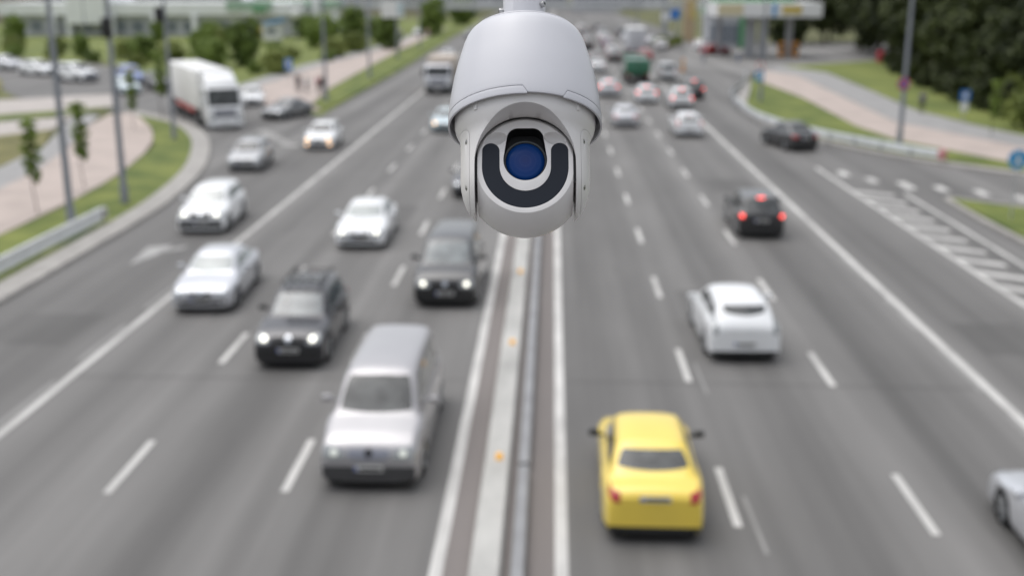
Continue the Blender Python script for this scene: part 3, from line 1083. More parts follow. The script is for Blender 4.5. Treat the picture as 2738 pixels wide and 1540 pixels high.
    u.rbox((0, L / 2, .245), (W - .40, L - .10, .27), .03, seg=1)  # black underbody hung low to deepen the shade under the car
    ws = S['wheels']
    u.rbox((0, (ws[0] + ws[1]) / 2, .29), (W - .14, ws[1] - ws[0] - 2 * S['wr'] - .16, .14), .03, seg=1)
    put('underbody', u, 'under', None)
    CACHE[key] = P
    return P


def car(kind, x, y, rz, pnt, label, facing='front', head='lamp', tail='tail', variant='', trim='black_trim', mirror=None, fog='chrome', grille=None,
        group='vehicles on the multi-lane road', cat='car', name=None, emblem='chrome', z=0.0, sc3=(1.07, 1.04, 1.0), glass='glass'):
    """x, y: middle of the end nearest to the camera, on the ground"""
    S = SPECS[kind]
    P = car_parts(kind, variant)
    a = R(rz) + (0 if facing == 'front' else math.pi)
    sg = 1 if facing == 'front' else -1
    c = Vector((x, y)) + Vector((-math.sin(a), math.cos(a))) * (S['L'] * sc3[1] / 2 * sg)
    root = empty(name or {'suv': 'suv', 'minivan': 'minivan', 'hatch': 'hatchback', 'taxi': 'yellow_car'}.get(kind, 'sedan'), (c.x, c.y, z), a)
    root.scale = sc3
    tag(root, label, cat, group)
    conv = dict(PAINT=pnt, GLASS=glass, TRIM=trim, LAMP='lamp', BULB=head if head != 'lamp' else 'chrome', TAIL='tail' if tail == 'tail_on' else tail, TBULB=tail, TOP=tail, FOG=fog, GRILLE=grille or 'grille_grey', MIRROR=mirror or pnt, EMBLEM=emblem)
    objs = []
    for nm, me, mk_, par in P:
        if not len(me.materials):
            me.materials.append(None)
        o = bpy.data.objects.new(nm, me)
        COL.objects.link(o)
        o.parent = root if par is None else objs[par]
        o.material_slots[0].link = 'OBJECT'
        o.material_slots[0].material = MATS[conv.get(mk_, mk_)]
        objs.append(o)
    return root


# oncoming side
car('minivan', -3.66, 20.7, 0, 'paint_vansilver', 'large silver minivan with grey bumper, nearest of the oncoming vehicles', grille='grille_grey', emblem='ink', fog='black_trim', sc3=(1.10, 1.15, 1.06), trim='grey_trim', head='lamp_dim')
car('suv', -7.0, 28.0, 1, 'paint_dark', 'dark off-road car with headlights on and roof basket with lamps', head='lamp_on', variant='rack', mirror='black_trim', emblem='chrome', sc3=(1.08, 1.04, 1.0), glass='glass_mid')
car('sedan', -10.95, 33.1, 2.5, 'paint_silver', 'pale silver saloon straddling the solid line with orange corner indicators', head='lamp', fog='black_trim', sc3=(1.10, 1.06, 1.02), glass='glass_pale')
car('minivan', -3.37, 34.0, 0, 'paint_black', 'black minivan with oval headlights lit beside the median line', head='lamp_on', mirror='black_trim', grille='black_trim', sc3=(1.08, 1.05, 1.02), glass='glass_mid')
car('sedan', -7.45, 41.9, 1, 'paint_white', 'white saloon with headlights on in the middle oncoming lane', head='lamp_on', sc3=(1.12, 1.06, 1.02), glass='glass_pale')
car('suv', -14.45, 44.4, 3, 'paint_white', 'white crossover with bright round headlights in the exit lane', head='lamp_on', fog='chrome', sc3=(1.12, 1.03, 0.98), glass='glass_pale')
car('hatch', -16.9, 60.0, 4, 'paint_midgrey', 'small grey hatchback in the exit lane with dark bumper', variant='')
car('sedan', -3.9, 52.8, 0, 'paint_dark', 'dark saloon half hidden behind the surveillance camera')
car('hatch', -14.5, 68.4, 2, 'paint_white', 'white hatchback with two orange lit headlights', head='lamp_warm', fog='lamp_warm')
car('sedan', -21.3, 83.8, -20, 'paint_grey', 'dark grey saloon turning in from the side road beside the grass corner')
car('sedan', -7.5, 77.0, 0, 'paint_paleblue', 'pale car with a warm headlight just left of the surveillance camera', head='lamp_warm')
car('hatch', -25.2, 93.5, 14, 'paint_white', 'white hatchback peeping out right of the white lorry cab', group='cars on the side road')
car('hatch', -39.2, 103.6, 33, 'paint_paleblue', 'pale blue hatchback on the side road left of the white lorry', group='cars on the side road')
car('suv', -37.2, 106.8, 33, 'paint_dark', 'dark off-road car with one round headlight behind the white lorry', head='lamp_on', group='cars on the side road')
car('minivan', -42.5, 113.5, 33, 'paint_blue', 'blue van on the side road behind the pale blue hatchback', group='cars on the side road')
car('suv', -48.3, 116.6, 58, 'paint_white', 'white tall car with dark bumper on the side road between two lamp posts', group='cars on the side road', sc3=(1.2, 1.12, 1.15))
car('sedan', -56.0, 124.6, 58, 'paint_white', 'white saloon on the side road just left of the nearest lamp post', group='cars on the side road', sc3=(1.2, 1.12, 1.15))
car('sedan', -63.8, 133.0, 58, 'paint_silver', 'silver saloon at the far left end of the side road queue', group='cars on the side road', sc3=(1.2, 1.12, 1.15))
car('sedan', -14.2, 150, 0, 'paint_white', 'white car far away in the oncoming lanes beside the shroud')
car('suv', -8.5, 136, 0, 'paint_grey', 'grey car far away behind the beige roofed lorry')
car('hatch', -15.8, 214, 0, 'paint_dark', 'small dark car far off near the footbridge in the oncoming lanes')
# outbound side
car('taxi', 1.95, 18.7, -1, 'paint_yellow', 'yellow saloon seen from behind in the lane beside the median', facing='rear', mirror='black_trim', cat='car', sc3=(1.08, 1.0, 1.0))
car('hatch', 5.3, 29.0, 1, 'paint_white', 'white rounded hatchback with narrow dark rear window seen from behind', facing='rear', tail='lamp', variant='slim', sc3=(1.12, 1.02, 1.06))
car('suv', 8.5, 44.4, -1, 'paint_black', 'black hatch-backed car with three brake lights glowing red', facing='rear', tail='tail_on', sc3=(1.08, 1.02, 0.97))
car('sedan', 15.6, 69.0, 15, 'paint_black', 'black saloon on the merging ramp beside the white guardrail', facing='rear', tail='tail', sc3=(1.08, 1.0, 1.12))
car('hatch', 9.2, 75.2, 0, 'paint_white', 'white hatchback with pinkish tail lights beside the outer line', facing='rear', tail='tail')
car('sedan', 5.25, 80.2, 0, 'paint_silver', 'silver saloon in the middle outbound lane right of the surveillance camera', facing='rear')
car('hatch', 5.1, 102.4, 0, 'paint_silver', 'pale car with broad red brake lights at the edge of the surveillance camera', facing='rear', tail='tail_on')
car('hatch', 8.1, 96.8, 0, 'paint_white', 'white hatchback with red tail lights behind the green lorry', facing='rear', tail='tail_on')
car('suv', 10.6, 92.2, 0, 'paint_white', 'white tall car with red tail lights in the outer outbound lane', facing='rear', tail='tail_on')
car('suv', 12.6, 100.6, 0, 'paint_dark', 'dark car with red tail lights tucked behind the white tall car', facing='rear', tail='tail_on')
car('minivan', 12.2, 120, 0, 'paint_white', 'white van queuing beside the green lorry', facing='rear', tail='tail')
car('sedan', 9.6, 15.9, 0, 'paint_silver', 'silver saloon cut off by the right edge of the photo', facing='rear')
queue = [('sedan', 8.1, 150, 'paint_black', 'black saloon at the rear of the distant left queue'), ('hatch', 8.3, 160, 'paint_silver', 'silver hatchback in the distant queue beside a black saloon'),
         ('suv', 8.6, 171, 'paint_dark', 'dark tall car in the middle of the distant queue'), ('sedan', 8.7, 182, 'paint_plum', 'plum coloured saloon in the distant queue'),
         ('hatch', 8.9, 194, 'paint_grey', 'grey hatchback in the distant queue ahead of the plum saloon'), ('sedan', 9.0, 206, 'paint_white', 'white saloon in the distant queue'),
         ('suv', 5.4, 176, 'paint_black', 'black tall car in the innermost lane of the distant queue'), ('sedan', 5.6, 190, 'paint_grey', 'grey saloon in the innermost lane of the distant queue'),
         ('sedan', 5.8, 205, 'paint_dark', 'dark saloon near the head of the innermost lane'), ('hatch', 12.4, 152, 'paint_red', 'dull red hatchback behind the white box lorry'),
         ('sedan', 12.8, 200, 'paint_silver', 'silver saloon far ahead of the box lorry'), ('hatch', 9.2, 222, 'paint_paleblue', 'pale hatchback at the far head of the queue'),
         ('suv', 6.0, 226, 'paint_dark', 'dark tall car at the far head of the inner queue'), ('sedan', 13.2, 226, 'paint_black', 'black saloon at the far head of the outer queue')]
for kd, x, y, pt, lb in queue:
    car(kd, x, y, 0, pt, lb, facing='rear', group='cars queuing in the distance')
far = [('sedan', 5.2, 132, 'paint_white', 'white saloon two car lengths ahead of the green lorry in the next lane'), ('hatch', 5.3, 146, 'paint_grey', 'grey hatchback beside the rear of the distant left queue'),
       ('minivan', 9.1, 214, 'paint_white', 'white van near the far head of the queue'), ('sedan', 1.9, 168, 'paint_silver', 'silver saloon far off in the lane beside the median'),
       ('suv', 2.0, 196, 'paint_dark', 'dark tall car far off in the lane beside the median'), ('hatch', 5.8, 240, 'paint_white', 'white hatchback just under the footbridge'),
       ('minivan', 12.9, 212, 'paint_grey', 'grey van ahead of the silver saloon by the pylon'), ('sedan', 9.3, 246, 'paint_dark', 'dark saloon just under the footbridge'),
       ('hatch', 13.1, 184, 'paint_dark', 'dark hatchback one length ahead of the white box lorry'), ('sedan', 16.4, 190, 'paint_silver', 'silver saloon in the slip lane below the blue direction sign'),
       ('suv', 16.8, 176, 'paint_white', 'white tall car in the slip lane beside the olive bushes')]
for kd, x, y, pt, lb in far:
    car(kd, x, y, 0, pt, lb, facing='rear', group='cars queuing in the distance')
car('hatch', 21.8, 166, -60, 'paint_red', 'dark red hatchback turning into the filling station', facing='rear', group='cars at the filling station')
car('hatch', 22.5, 178, -30, 'paint_white', 'white hatchback ahead of the dark red one by the filling station', facing='rear', group='cars at the filling station')
car('sedan', -27.5, 230, -8, 'paint_white', 'white car parked by the far left trees', group='cars parked on the far left')
car('sedan', -36.5, 212, -60, 'paint_white', 'white saloon parked among bushes on the far left', group='cars parked on the far left')
car('hatch', -33.0, 216, -60, 'paint_silver', 'silver hatchback parked beside a white saloon on the far left', group='cars parked on the far left')


# ------------------------------------------------------------------ lorries
def lorry(name, x, y, rz, label, facing='front', cab_w=2.5, cab_h=3.0, cab_l=2.2, box=(2.5, 7.0, 2.7), box_z=1.15, cab='paint_white', body='box_white',
          deflector=True, gap=0.5, stripe=None, bumper='black_trim', cat='lorry', lights='lamp', grille='grille_grey', roof=None):
    L = cab_l + gap + box[1]
    a = R(rz) + (0 if facing == 'front' else math.pi)
    sg = 1 if facing == 'front' else -1
    c = Vector((x, y)) + Vector((-math.sin(a), math.cos(a))) * (L / 2 * sg)
    r = empty(name, (c.x, c.y, 0), a)
    tag(r, label, cat, 'lorries on the road')
    y0 = -L / 2
    hw = cab_w / 2
    # cab: rounded block with raked screen
    prof = [(0.0, .45), (-.02, 1.0), (.02, 1.55), (.10, 1.62), (.34, cab_h - .12), (.55, cab_h), (cab_l, cab_h), (cab_l, .75), (.95, .75), (.95, .45)]
    m = MB()
    n = len(prof)
    for s in (-1, 1):
        for q in prof:
            m.v.append((s * hw, y0 + q[0], q[1]))
    m.f += [tuple(range(n)), tuple(range(2 * n - 1, n - 1, -1))] + [(i, n + i, n + (i + 1) % n, (i + 1) % n) for i in range(n)]
    me = bevelled(m.mesh('cab'), .09, 3, 25)
    smooth(me, 40)
    link('cab', me, cab, r)
    # windscreen lies on the raked face
    d = Vector((0, .24, cab_h - .12 - 1.62)).normalized()
    nr = Vector((0, -d.z, d.y))

    def raked(x0, x1, t0, t1, off, nm, mt, par=r):
        b = Vector((0, y0 + .10, 1.62))
        ln = (cab_h - .12 - 1.62) / d.z
        q = [b + d * (ln * t0) + Vector((x0, 0, 0)), b + d * (ln * t0) + Vector((x1, 0, 0)), b + d * (ln * t1) + Vector((x1 * .97, 0, 0)), b + d * (ln * t1) + Vector((x0 * .97, 0, 0))]
        mb = MB().add([p + nr * off for p in q] + [p - nr * .03 for p in q], [(0, 1, 2, 3), (7, 6, 5, 4), (0, 4, 5, 1), (1, 5, 6, 2), (2, 6, 7, 3), (3, 7, 4, 0)])
        return link(nm, bevelled(mb.mesh(nm), .02, 2), mt, par)
    raked(-hw + .14, hw - .14, .04, .93, .012, 'windscreen', 'glass')
    for s in (-1, 1):
        MB().rbox((s * (hw + .005), y0 + .95, (1.65 + cab_h - .3) / 2 + .02), (.03, .85, cab_h - 2.05), .012).build('side_window', 'glass', r)
        mm = MB().rbox((s * (hw + .22), y0 + .25, 2.0), (.2, .14, .62), .05)
        mm.box((s * (hw + .08), y0 + .3, 2.2), (.26, .05, .05))
        mm.build('mirror', cab if cab == 'paint_white' else 'black_trim', r, sm=40)
        MB().rbox((s * (hw - .30), y0 - .035, .74), (.42, .06, .22), .028).build('headlight', lights, r, sm=40)
    MB().rbox((0, y0 - .03, 1.2), (cab_w * .62, .06, .58), .02).build('grille', grille, r)
    gl_ = MB()
    for q in range(4):
        gl_.box((0, y0 - .07, 1.02 + q * .13), (cab_w * .56, .02, .045))
    gl_.build('grille_bars', 'chrome', r)
    MB().rbox((0, y0 + .08, .46), (cab_w, .36, .42), .06).build('bumper', bumper, r, sm=40)
    p = MB().box((0, y0 - .115, .5), (.53, .02, .12)).build('number_plate', 'plate', r)
    if deflector:
        m = MB()
        q = [(.45, cab_h - .02), (.75, cab_h + .35), (1.35, cab_h + .78), (cab_l, cab_h + .85), (cab_l, cab_h - .02)]
        for s in (-1, 1):
            for t in q:
                m.v.append((s * (hw - .1 - (.12 if t[1] > cab_h else 0)), y0 + t[0], t[1]))
        n = len(q)
        m.f += [tuple(range(n)), tuple(range(2 * n - 1, n - 1, -1))] + [(i, n + i, n + (i + 1) % n, (i + 1) % n) for i in range(n)]
        me = bevelled(m.mesh('roof_deflector'), .12, 3, 20)
        smooth(me, 50)
        link('roof_deflector', me, cab, r)
    yb = y0 + cab_l + gap
    bb = MB().rbox((0, yb + box[1] / 2, box_z + box[2] / 2), (box[0], box[1], box[2]), .05, seg=2).build('cargo_box', body, r, sm=40)
    if roof:
        MB().rbox((0, yb + box[1] / 2, box_z + box[2] + .06), (box[0] + .06, box[1] + .06, .12), .04).build('box_roof', roof, r)
    MB().box((0, yb + box[1] - .0 + .02, box_z + box[2] / 2), (.03, .02, box[2] - .3)).build('door_seam', 'black_trim', bb)
    MB().box((0, (y0 + L / 2) / 2 + .6, .85), (1.0, L - 1.2, .25)).build('chassis', 'under', r)
    if stripe:
        for s in (-1, 1):
            MB().rbox((s * (box[0] / 2 - .02), yb + box[1] * .45, box_z - .22), (.05, box[1] * .6, .34), .015).build('side_guard', stripe, r)
    ys = [y0 + 1.25, L / 2 - 1.3, L / 2 - 2.5] + ([L / 2 - 3.7, y0 + 3.9] if box[1] > 9 else [])
    for yy_ in ys:
        for s in (-1, 1):
            t = MB()
            t.tube((s * (hw - .38), yy_, .5), (s * (hw - .04), yy_, .5), .5, n=24)
            wv = t.build('wheel', 'tyre', r, sm=40)
            MB().tube((s * (hw - .06), yy_, .5), (s * (hw - .02), yy_, .5), .28, .22, n=18).build('rim', 'rim', wv, sm=40)
    for s in (-1, 1):
        MB().rbox((s * (box[0] / 2 - .25), L / 2 + .03, 1.0), (.36, .06, .14), .02).build('tail_light', 'tail', r)
    return r


lorry('articulated_lorry', -23.1, 78.3, 28, 'white articulated lorry with roof fairing joining from the side road', cab_h=3.05, box=(2.55, 12.5, 2.75), box_z=1.2, gap=.7, stripe='red_stripe', bumper='paint_white')
lorry('box_lorry', -10.7, 104.8, 0, 'grey fronted lorry with beige roof coming towards the camera', cab_w=2.4, cab_h=2.75, cab_l=2.0, box=(2.5, 6.0, 2.3), box_z=.95, cab='paint_silver', body='beige', deflector=False, gap=.25, grille='grille_grey')
lorry('tipper_lorry', 8.7, 116, 0, 'dark green lorry with open load bed in the queue', facing='rear', cab_w=2.4, cab_h=2.7, box=(2.5, 5.5, 1.5), box_z=1.05, cab='paint_green', body='paint_green', deflector=False)
lorry('box_lorry', 11.7, 160, 0, 'white box lorry standing high in the distant queue', facing='rear', cab_w=2.4, cab_h=2.8, box=(2.5, 7.0, 2.9), box_z=1.0, deflector=False, roof='box_white', body='wall_grey')


# ------------------------------------------------------------------ street furniture
def lamp_post(x, y, label, h=11.5, r0=0.155, r1=0.085, arm=2.2, armdir=0.0, box=None, group='lamp posts along the road'):
    o = empty('lamp_post', (x, y, 0))
    MB().lathe([(r0 * 1.9, 0), (r0 * 1.9, .05), (r0 * 1.25, .08), (r0 * 1.2, .9), (r0, 1.0), (r1, h), (0, h + .03)], 18).build('pole', 'pole_grey', o, sm=40)
    d = Vector((math.cos(armdir), math.sin(armdir), 0))
    m = MB()
    pts = [Vector((0, 0, h - .15)), d * (arm * .35) + Vector((0, 0, h + .25)), d * arm + Vector((0, 0, h + .45))]
    for a, b in zip(pts, pts[1:]):
        m.tube(a, b, .045, n=8)
    m.build('arm', 'pole_grey', o, sm=40)
    lm = MB().rbox(tuple(d * (arm + .3) + Vector((0, 0, h + .46))), (.75, .28, .13), .05, armdir)
    lm.build('lamp_head', 'galv', o, sm=40)
    if box:
        for (bx, by, bz, s) in box:
            MB().rbox((bx, by, bz), s, .06).build('control_box', 'black_trim', o, sm=40)
    tag(o, label, 'lamp post', group)
    return o


lamp_post(-20.05, 44.9, 'grey lamp post nearest the camera, standing in the left grass verge')
lamp_post(-19.95, 50.6, 'grey lamp post second along the left verge carrying a dark signal box', box=[(.0, -.22, 8.1, (.42, .3, .9))])
lamp_post(-25.0, 72.8, 'grey lamp post by the white lorry with a dark box near its top', r0=.13, box=[(-.28, -.2, 8.1, (.5, .4, .9))])
lamp_post(-19.7, 97.2, 'lamp post at the bus stop corner beside waiting people', r0=.15)
lamp_post(-19.9, 122.2, 'lamp post in the narrow green strip beyond the bus stop', r0=.15)
lamp_post(-20.9, 178, 'slender lamp post beyond the sign board in the far strip', r0=.13)
lamp_post(22.1, 71.7, 'tall grey lamp post in the right verge carrying a round sign', armdir=math.pi, r0=.16)
lamp_post(18.1, 98.6, 'short lamp post at the right grass corner carrying small signs', armdir=math.pi, r0=.13, h=9)
lamp_post(-71.5, 172, 'thin pale lamp post far behind the side road', r0=.1, r1=.06, h=9)


lamp_post(19.5, 148, 'lamp post at the mouth of the filling station yard', armdir=math.pi, r0=.13)
lamp_post(18.6, 190, 'lamp post by the olive bushes before the pylon', armdir=math.pi, r0=.13)
lamp_post(17.2, 236, 'lamp post beyond the pylon near the footbridge', armdir=math.pi, r0=.13)


def round_sign(x, y, z, rad, face, label, ring=None, post=None, cross=False, arrow=False, name='road_sign', thick=.03, postr=.035):
    o = empty(name, (x, y, 0))
    b = MB().tube((0, 0, z), (0, -thick, z), rad, n=32).build('sign_face', face, o)
    if ring:
        MB().tube((0, -.001, z), (0, -thick - .006, z), rad, n=32).build('ring', ring, o)
        b2 = MB().tube((0, -.002, z), (0, -thick - .012, z), rad * .78, n=32).build('inner_face', face, o)
    if cross:
        for s in (-1, 1):
            d = Vector((s * math.cos(R(45)), 0, math.sin(R(45)))) * rad * .78
            MB().tube(Vector((0, -thick - .018, z)) - d, Vector((0, -thick - .018, z)) + d, .045 * rad / .35, n=6).build('cross_bar', ring, o)
    if arrow:
        a = MB()
        a.box((0, -thick - .008, z + .05 * rad), (rad * .26, .012, rad * .9))
        a.box((-rad * .2, -thick - .008, z - rad * .42), (rad * .5, .012, rad * .22), 0)
        a.box((rad * .2, -thick - .008, z - rad * .42), (rad * .5, .012, rad * .22), 0)
        a.build('arrow', 'sign_white', o)
    if post is not None:
        MB().tube((0, .03, 0), (0, .03, z + rad), postr, n=10).build('post', 'galv', o)
    tag(o, label, 'sign')
    return o


round_sign(21.98, 71.5, 3.95, .38, 'sign_blue', 'round no-stopping sign with red cross fixed on the right lamp post', ring='sign_red', cross=True)
round_sign(17.9, 98.4, 3.2, .34, 'sign_white', 'round white sign with red rim at the right grass corner', ring='sign_red')
o = empty('road_sign', (17.85, 98.4, 0))
MB().rbox((0, 0, 2.3), (.75, .04, .8), .015).build('sign_face', 'sign_lightblue', o)
MB().rbox((0, -.025, 2.36), (.34, .012, .42), .005).build('symbol', 'sign_white', o)
tag(o, 'square blue sign below the round sign at the right grass corner', 'sign')
round_sign(19.95, 48.2, 2.75, .42, 'sign_lightblue', 'round blue sign with white arrow on the right island', post=0, arrow=True)
o = empty('road_sign', (30.6, 84.6, 0))
MB().rbox((0, -.04, 2.0), (.75, .04, .8), .015).build('sign_face', 'sign_blue', o)
MB().rbox((0, -.07, 2.02), (.3, .012, .36), .005).build('symbol', 'sign_white', o)
MB().rbox((0, -.04, 1.2), (.55, .04, .7), .015).build('lower_panel', 'sign_white', o)
MB().tube((0, 0, 0), (0, 0, 2.4), .04, n=10).build('post', 'galv', o)
tag(o, 'blue sign above a white panel on a post in front of the dark trees', 'sign')
o = empty('road_sign', (-26.9, 114.4, 0))
MB().rbox((0, -.04, 2.1), (.8, .04, 1.1), .015).build('sign_face', 'sign_blue', o)
MB().rbox((0, -.07, 2.15), (.36, .012, .5), .005).build('symbol', 'sign_white', o)
MB().tube((0, 0, 0), (0, 0, 2.65), .04, n=10).build('post', 'galv', o)
tag(o, 'blue bus stop sign on a post left of the waiting people', 'sign')
# overhead panel beside the far lamp posts
o = empty('sign_board', (-21.3, 155, 0))
MB().tube((0, .1, 0), (0, .1, 6.6), .16, n=14).build('post', 'pole_grey', o, sm=40)
MB().rbox((-.55, -.1, 6.6), (3.1, .12, 2.1), .04).build('panel', 'sign_white', o)
MB().rbox((.55, -.175, 6.7), (.9, .03, 1.7), .01).build('symbol', 'paint_paleblue', o)
tag(o, 'large pale rectangular sign board on a pole above the far verge', 'sign')
o = empty('direction_sign', (20.6, 199, 0))
MB().tube((-.9, .1, 0), (-.9, .1, 5.6), .08, n=10).build('post', 'galv', o)
MB().tube((.9, .1, 0), (.9, .1, 5.6), .08, n=10).build('post', 'galv', o)
MB().rbox((.45, 0, 4.9), (1.7, .08, 1.7), .03).build('blue_panel', 'sign_blue', o)
MB().rbox((-1.2, 0, 4.5), (1.5, .08, 1.5), .03).build('white_panel', 'sign_white', o)
tag(o, 'blue and white direction sign on two posts before the filling station', 'sign')
o = empty('globe_lamp', (-44.5, 196.4, 0))
MB().tube((0, 0, 0), (0, 0, 4.4), .07, .05, n=10).build('post', 'pole_grey', o)
bm = bmesh.new()
bmesh.ops.create_uvsphere(bm, u_segments=20, v_segments=12, radius=.62)
me = bpy.data.meshes.new('globe')
bm.to_mesh(me)
bm.free()
me.shade_smooth()
g_ = link('globe', me, 'sign_white', o)
g_.location = (0, 0, 4.9)
g_.scale = (1, 1, 1.3)
tag(o, 'white globe lamp among the bushes behind the bus stop', 'lamp')
# price pylon of the filling station
o = empty('price_pylon', (24.3, 206, 0))
MB().rbox((0, 0, 4.6), (2.0, .7, 9.2), .08).build('body', 'tan', o)
MB().rbox((.55, -.37, 5.4), (.7, .06, 3.0), .02).build('side_panel', 'yellow_panel', o)
MB().rbox((-.3, -.37, 7.6), (1.2, .06, 1.2), .02).build('top_panel', 'pale_yellow', o)
tag(o, 'tall tan pylon sign beside the filling station entrance', 'sign')
o = empty('marker_post', (15.4, 134.6, 0))
MB().lathe([(.30, 0), (.30, .08), (.16, .12), (.14, 1.35), (.10, 1.5), (0, 1.52)], 16).build('post', 'orange', o, sm=40)
MB().lathe([(.165, .75), (.165, 1.0)], 16).build('band', 'pale_yellow', o, sm=40)
tag(o, 'stout orange marker post at the filling station entrance', 'post')


# ------------------------------------------------------------------ buildings
def windows(root, x0, x1, y, z0, z1, nx, nz, m='window_far', gapx=.25, gapz=.25, cap=60):
    dx, dz = (x1 - x0) / nx, (z1 - z0) / nz
    for j in range(nz):
        for i in range(nx):
            xc, zc = x0 + dx * (i + .5), z0 + dz * (j + .5)
            MB().box((xc, y - .03, zc), (dx * (1 - gapx), .12, dz * (1 - gapz))).build('window', m, root)


o = empty('retail_building', (-80, 222, 0))
MB().box((0, 6, 2.2), (56, 12, 4.4)).build('wall', 'wall_grey', o)
windows(o, -27, 27, -.02, .5, 3.3, 16, 1, gapx=.35)
MB().rbox((0, 5.6, 5.2), (58, 13.4, 2.4), .1).build('fascia', 'wall_white', o)
MB().rbox((-10.5, 4.5, 5.7), (8.5, 14, 6.6), .1).build('tower', 'wall_white', o)
for i, x in enumerate((-27, -18, -14.8, -6.2, 2, 10)):
    MB().rbox((x, -1.15, 2.0), (.9, .9, 4.0), .05).build('pillar', 'wall_white', o)
MB().rbox((21, -1.35, 5.9), (9, .3, 1.7), .05).build('green_panel', 'palegreen', o)
MB().rbox((23, -1.55, 5.2), (2.6, .2, 1.0), .05).build('green_panel', 'green_panel', o)
tag(o, 'long white retail building with flat fascia and green panels at upper left', 'building')
o = empty('retail_building', (-55.5, 236, 0))
MB().box((0, 5, 2.6), (19, 10, 5.2)).build('wall', 'wall_white', o)
MB().rbox((0, 4.8, 5.9), (20, 11.2, 1.4), .08).build('fascia', 'palegreen', o)
windows(o, -9, 9, -.02, .6, 4.0, 7, 1, gapx=.35)
MB().rbox((6.5, -.6, 4.0), (1.6, 1.6, 8.0), .06).build('pillar', 'wall_white', o)
MB().rbox((-7.5, -.6, 4.6), (2.2, 1.6, 9.2), .06).build('pillar', 'wall_white', o)
tag(o, 'white shop block with pale green fascia right of the long retail building', 'building')
o = empty('kiosk', (-52.6, 209, 0))
MB().box((.8, 0, 1.35), (3.2, 2.6, 2.7)).build('wall', 'sign_white', o)
MB().box((-1.55, -.2, 1.5), (1.4, 2.4, 2.4)).build('side_panel', 'yellow_panel', o)
m = MB()
m.add([(-.6, -1.7, 2.72), (3.0, -1.7, 3.4), (3.0, 1.7, 3.6), (-.6, 1.7, 2.9), (-.6, -1.7, 2.88), (3.0, -1.7, 3.62), (3.0, 1.7, 3.8), (-.6, 1.7, 3.05)], [(0, 3, 2, 1), (4, 5, 6, 7), (0, 1, 5, 4), (1, 2, 6, 5), (2, 3, 7, 6), (3, 0, 4, 7)])
m.build('roof', 'sign_lightblue', o)
MB().box((.9, -1.32, 1.6), (1.9, .08, 1.0)).build('window', 'window_far', o)
tag(o, 'small white kiosk with blue sloping roof and yellow end among bushes', 'kiosk')

# footbridge across the road
o = empty('footbridge', (-10, 250, 0))
MB().rbox((-4, 0, 5.15), (96, 3.2, 1.1), .08).build('deck', 'bridge_grey', o)
for s in (-1, 1):
    m = MB()
    m.box((-4, s * 1.55, 7.1), (96, .08, .1))
    for i in range(49):
        m.box((-52 + i * 2, s * 1.55, 6.55), (.08, .06, 1.1))
    m.build('railing', 'bridge_grey', o)
    MB().box((-4, s * 1.62, 6.4), (96, .04, .5)).build('parapet_panel', 'wall_grey', o)
m = MB()
m.add([(-36.5, -3.0, 5.2), (-28.0, -3.0, 1.2), (-28.0, -1.7, 1.2), (-36.5, -1.7, 5.2), (-36.5, -3.0, 6.6), (-28.0, -3.0, 2.6), (-28.0, -1.7, 2.6), (-36.5, -1.7, 6.6)],
      [(0, 3, 2, 1), (4, 5, 6, 7), (0, 1, 5, 4), (1, 2, 6, 5), (2, 3, 7, 6), (3, 0, 4, 7)])
m.build('stair', 'column_grey', o)
MB().box((-27.2, -2.35, .65), (2.2, 1.5, 1.3)).build('stair_foot', 'column_grey', o)
for x in (-46, -37, -15, 8.6, 34):
    MB().rbox((x, 0, 2.55), (.8, .8, 5.1), .05).build('pier', 'bridge_grey', o)
tag(o, 'grey footbridge with railings and a descending stair crossing the road far away', 'footbridge')


# unseen footbridge assumed under the photographer; added and shaped to darken the surveillance camera
o = empty('footbridge', (0, -1.6, 0))
MB().rbox((0, .2, 7.95), (60, 3.9, .5), .04).build('deck', 'median_pave', o)
MB().box((0, -1.6, 8.6), (60, .08, .8)).build('back_parapet', 'wall_grey', o)
MB().box((0, 2.10, 8.38), (60, .08, .36)).build('front_kerb', 'wall_grey', o)
for x in (-27, -13, 13, 27):
    MB().rbox((x, -.3, 3.85), (.8, 1.6, 7.7), .05).build('pier', 'bridge_grey', o)
tag(o, 'unseen open footbridge added under the photographer to shade the surveillance camera', 'footbridge')


def block(x, y, wx, wy, h, wall, label, nx, nz, win='window_far'):
    b = empty('building', (x, y, 0))
    MB().box((0, wy / 2, h / 2), (wx, wy, h)).build('wall', wall, b)
    windows(b, -wx / 2 + .8, wx / 2 - .8, 0, 1.2, h - 1.2, nx, nz)
    MB().box((0, wy / 2, h + .25), (wx + .6, wy + .6, .5)).build('roof', 'wall_grey', b)
    tag(b, label, 'building', 'buildings beyond the footbridge')
    return b


block(-118, 330, 60, 20, 20, 'wall_grey', 'broad grey block behind the white retail building', 12, 4)
block(-58, 420, 44, 20, 24, 'wall_tan', 'tan block far behind the kiosk', 9, 5)
block(-14, 520, 40, 20, 26, 'wall_grey', 'grey block directly behind the surveillance camera', 8, 5)
block(-34, 400, 14, 14, 12, 'window_far', 'dark glassy block left of the surveillance camera', 4, 3)
block(30, 500, 40, 20, 26, 'wall_white', 'pale block with blue grey windows right of the surveillance camera', 9, 5)
block(16, 420, 18, 12, 9, 'wall_grey', 'low grey hall above the end of the queue', 5, 2)
block(60, 330, 30, 20, 18, 'wall_grey', 'grey block behind the tan pylon', 7, 4)
block(115, 300, 60, 20, 20, 'wall_grey', 'grey block behind the wood', 8, 4)
block(-190, 320, 80, 20, 20, 'wall_tan', 'tan block at the far left skyline', 12, 4)

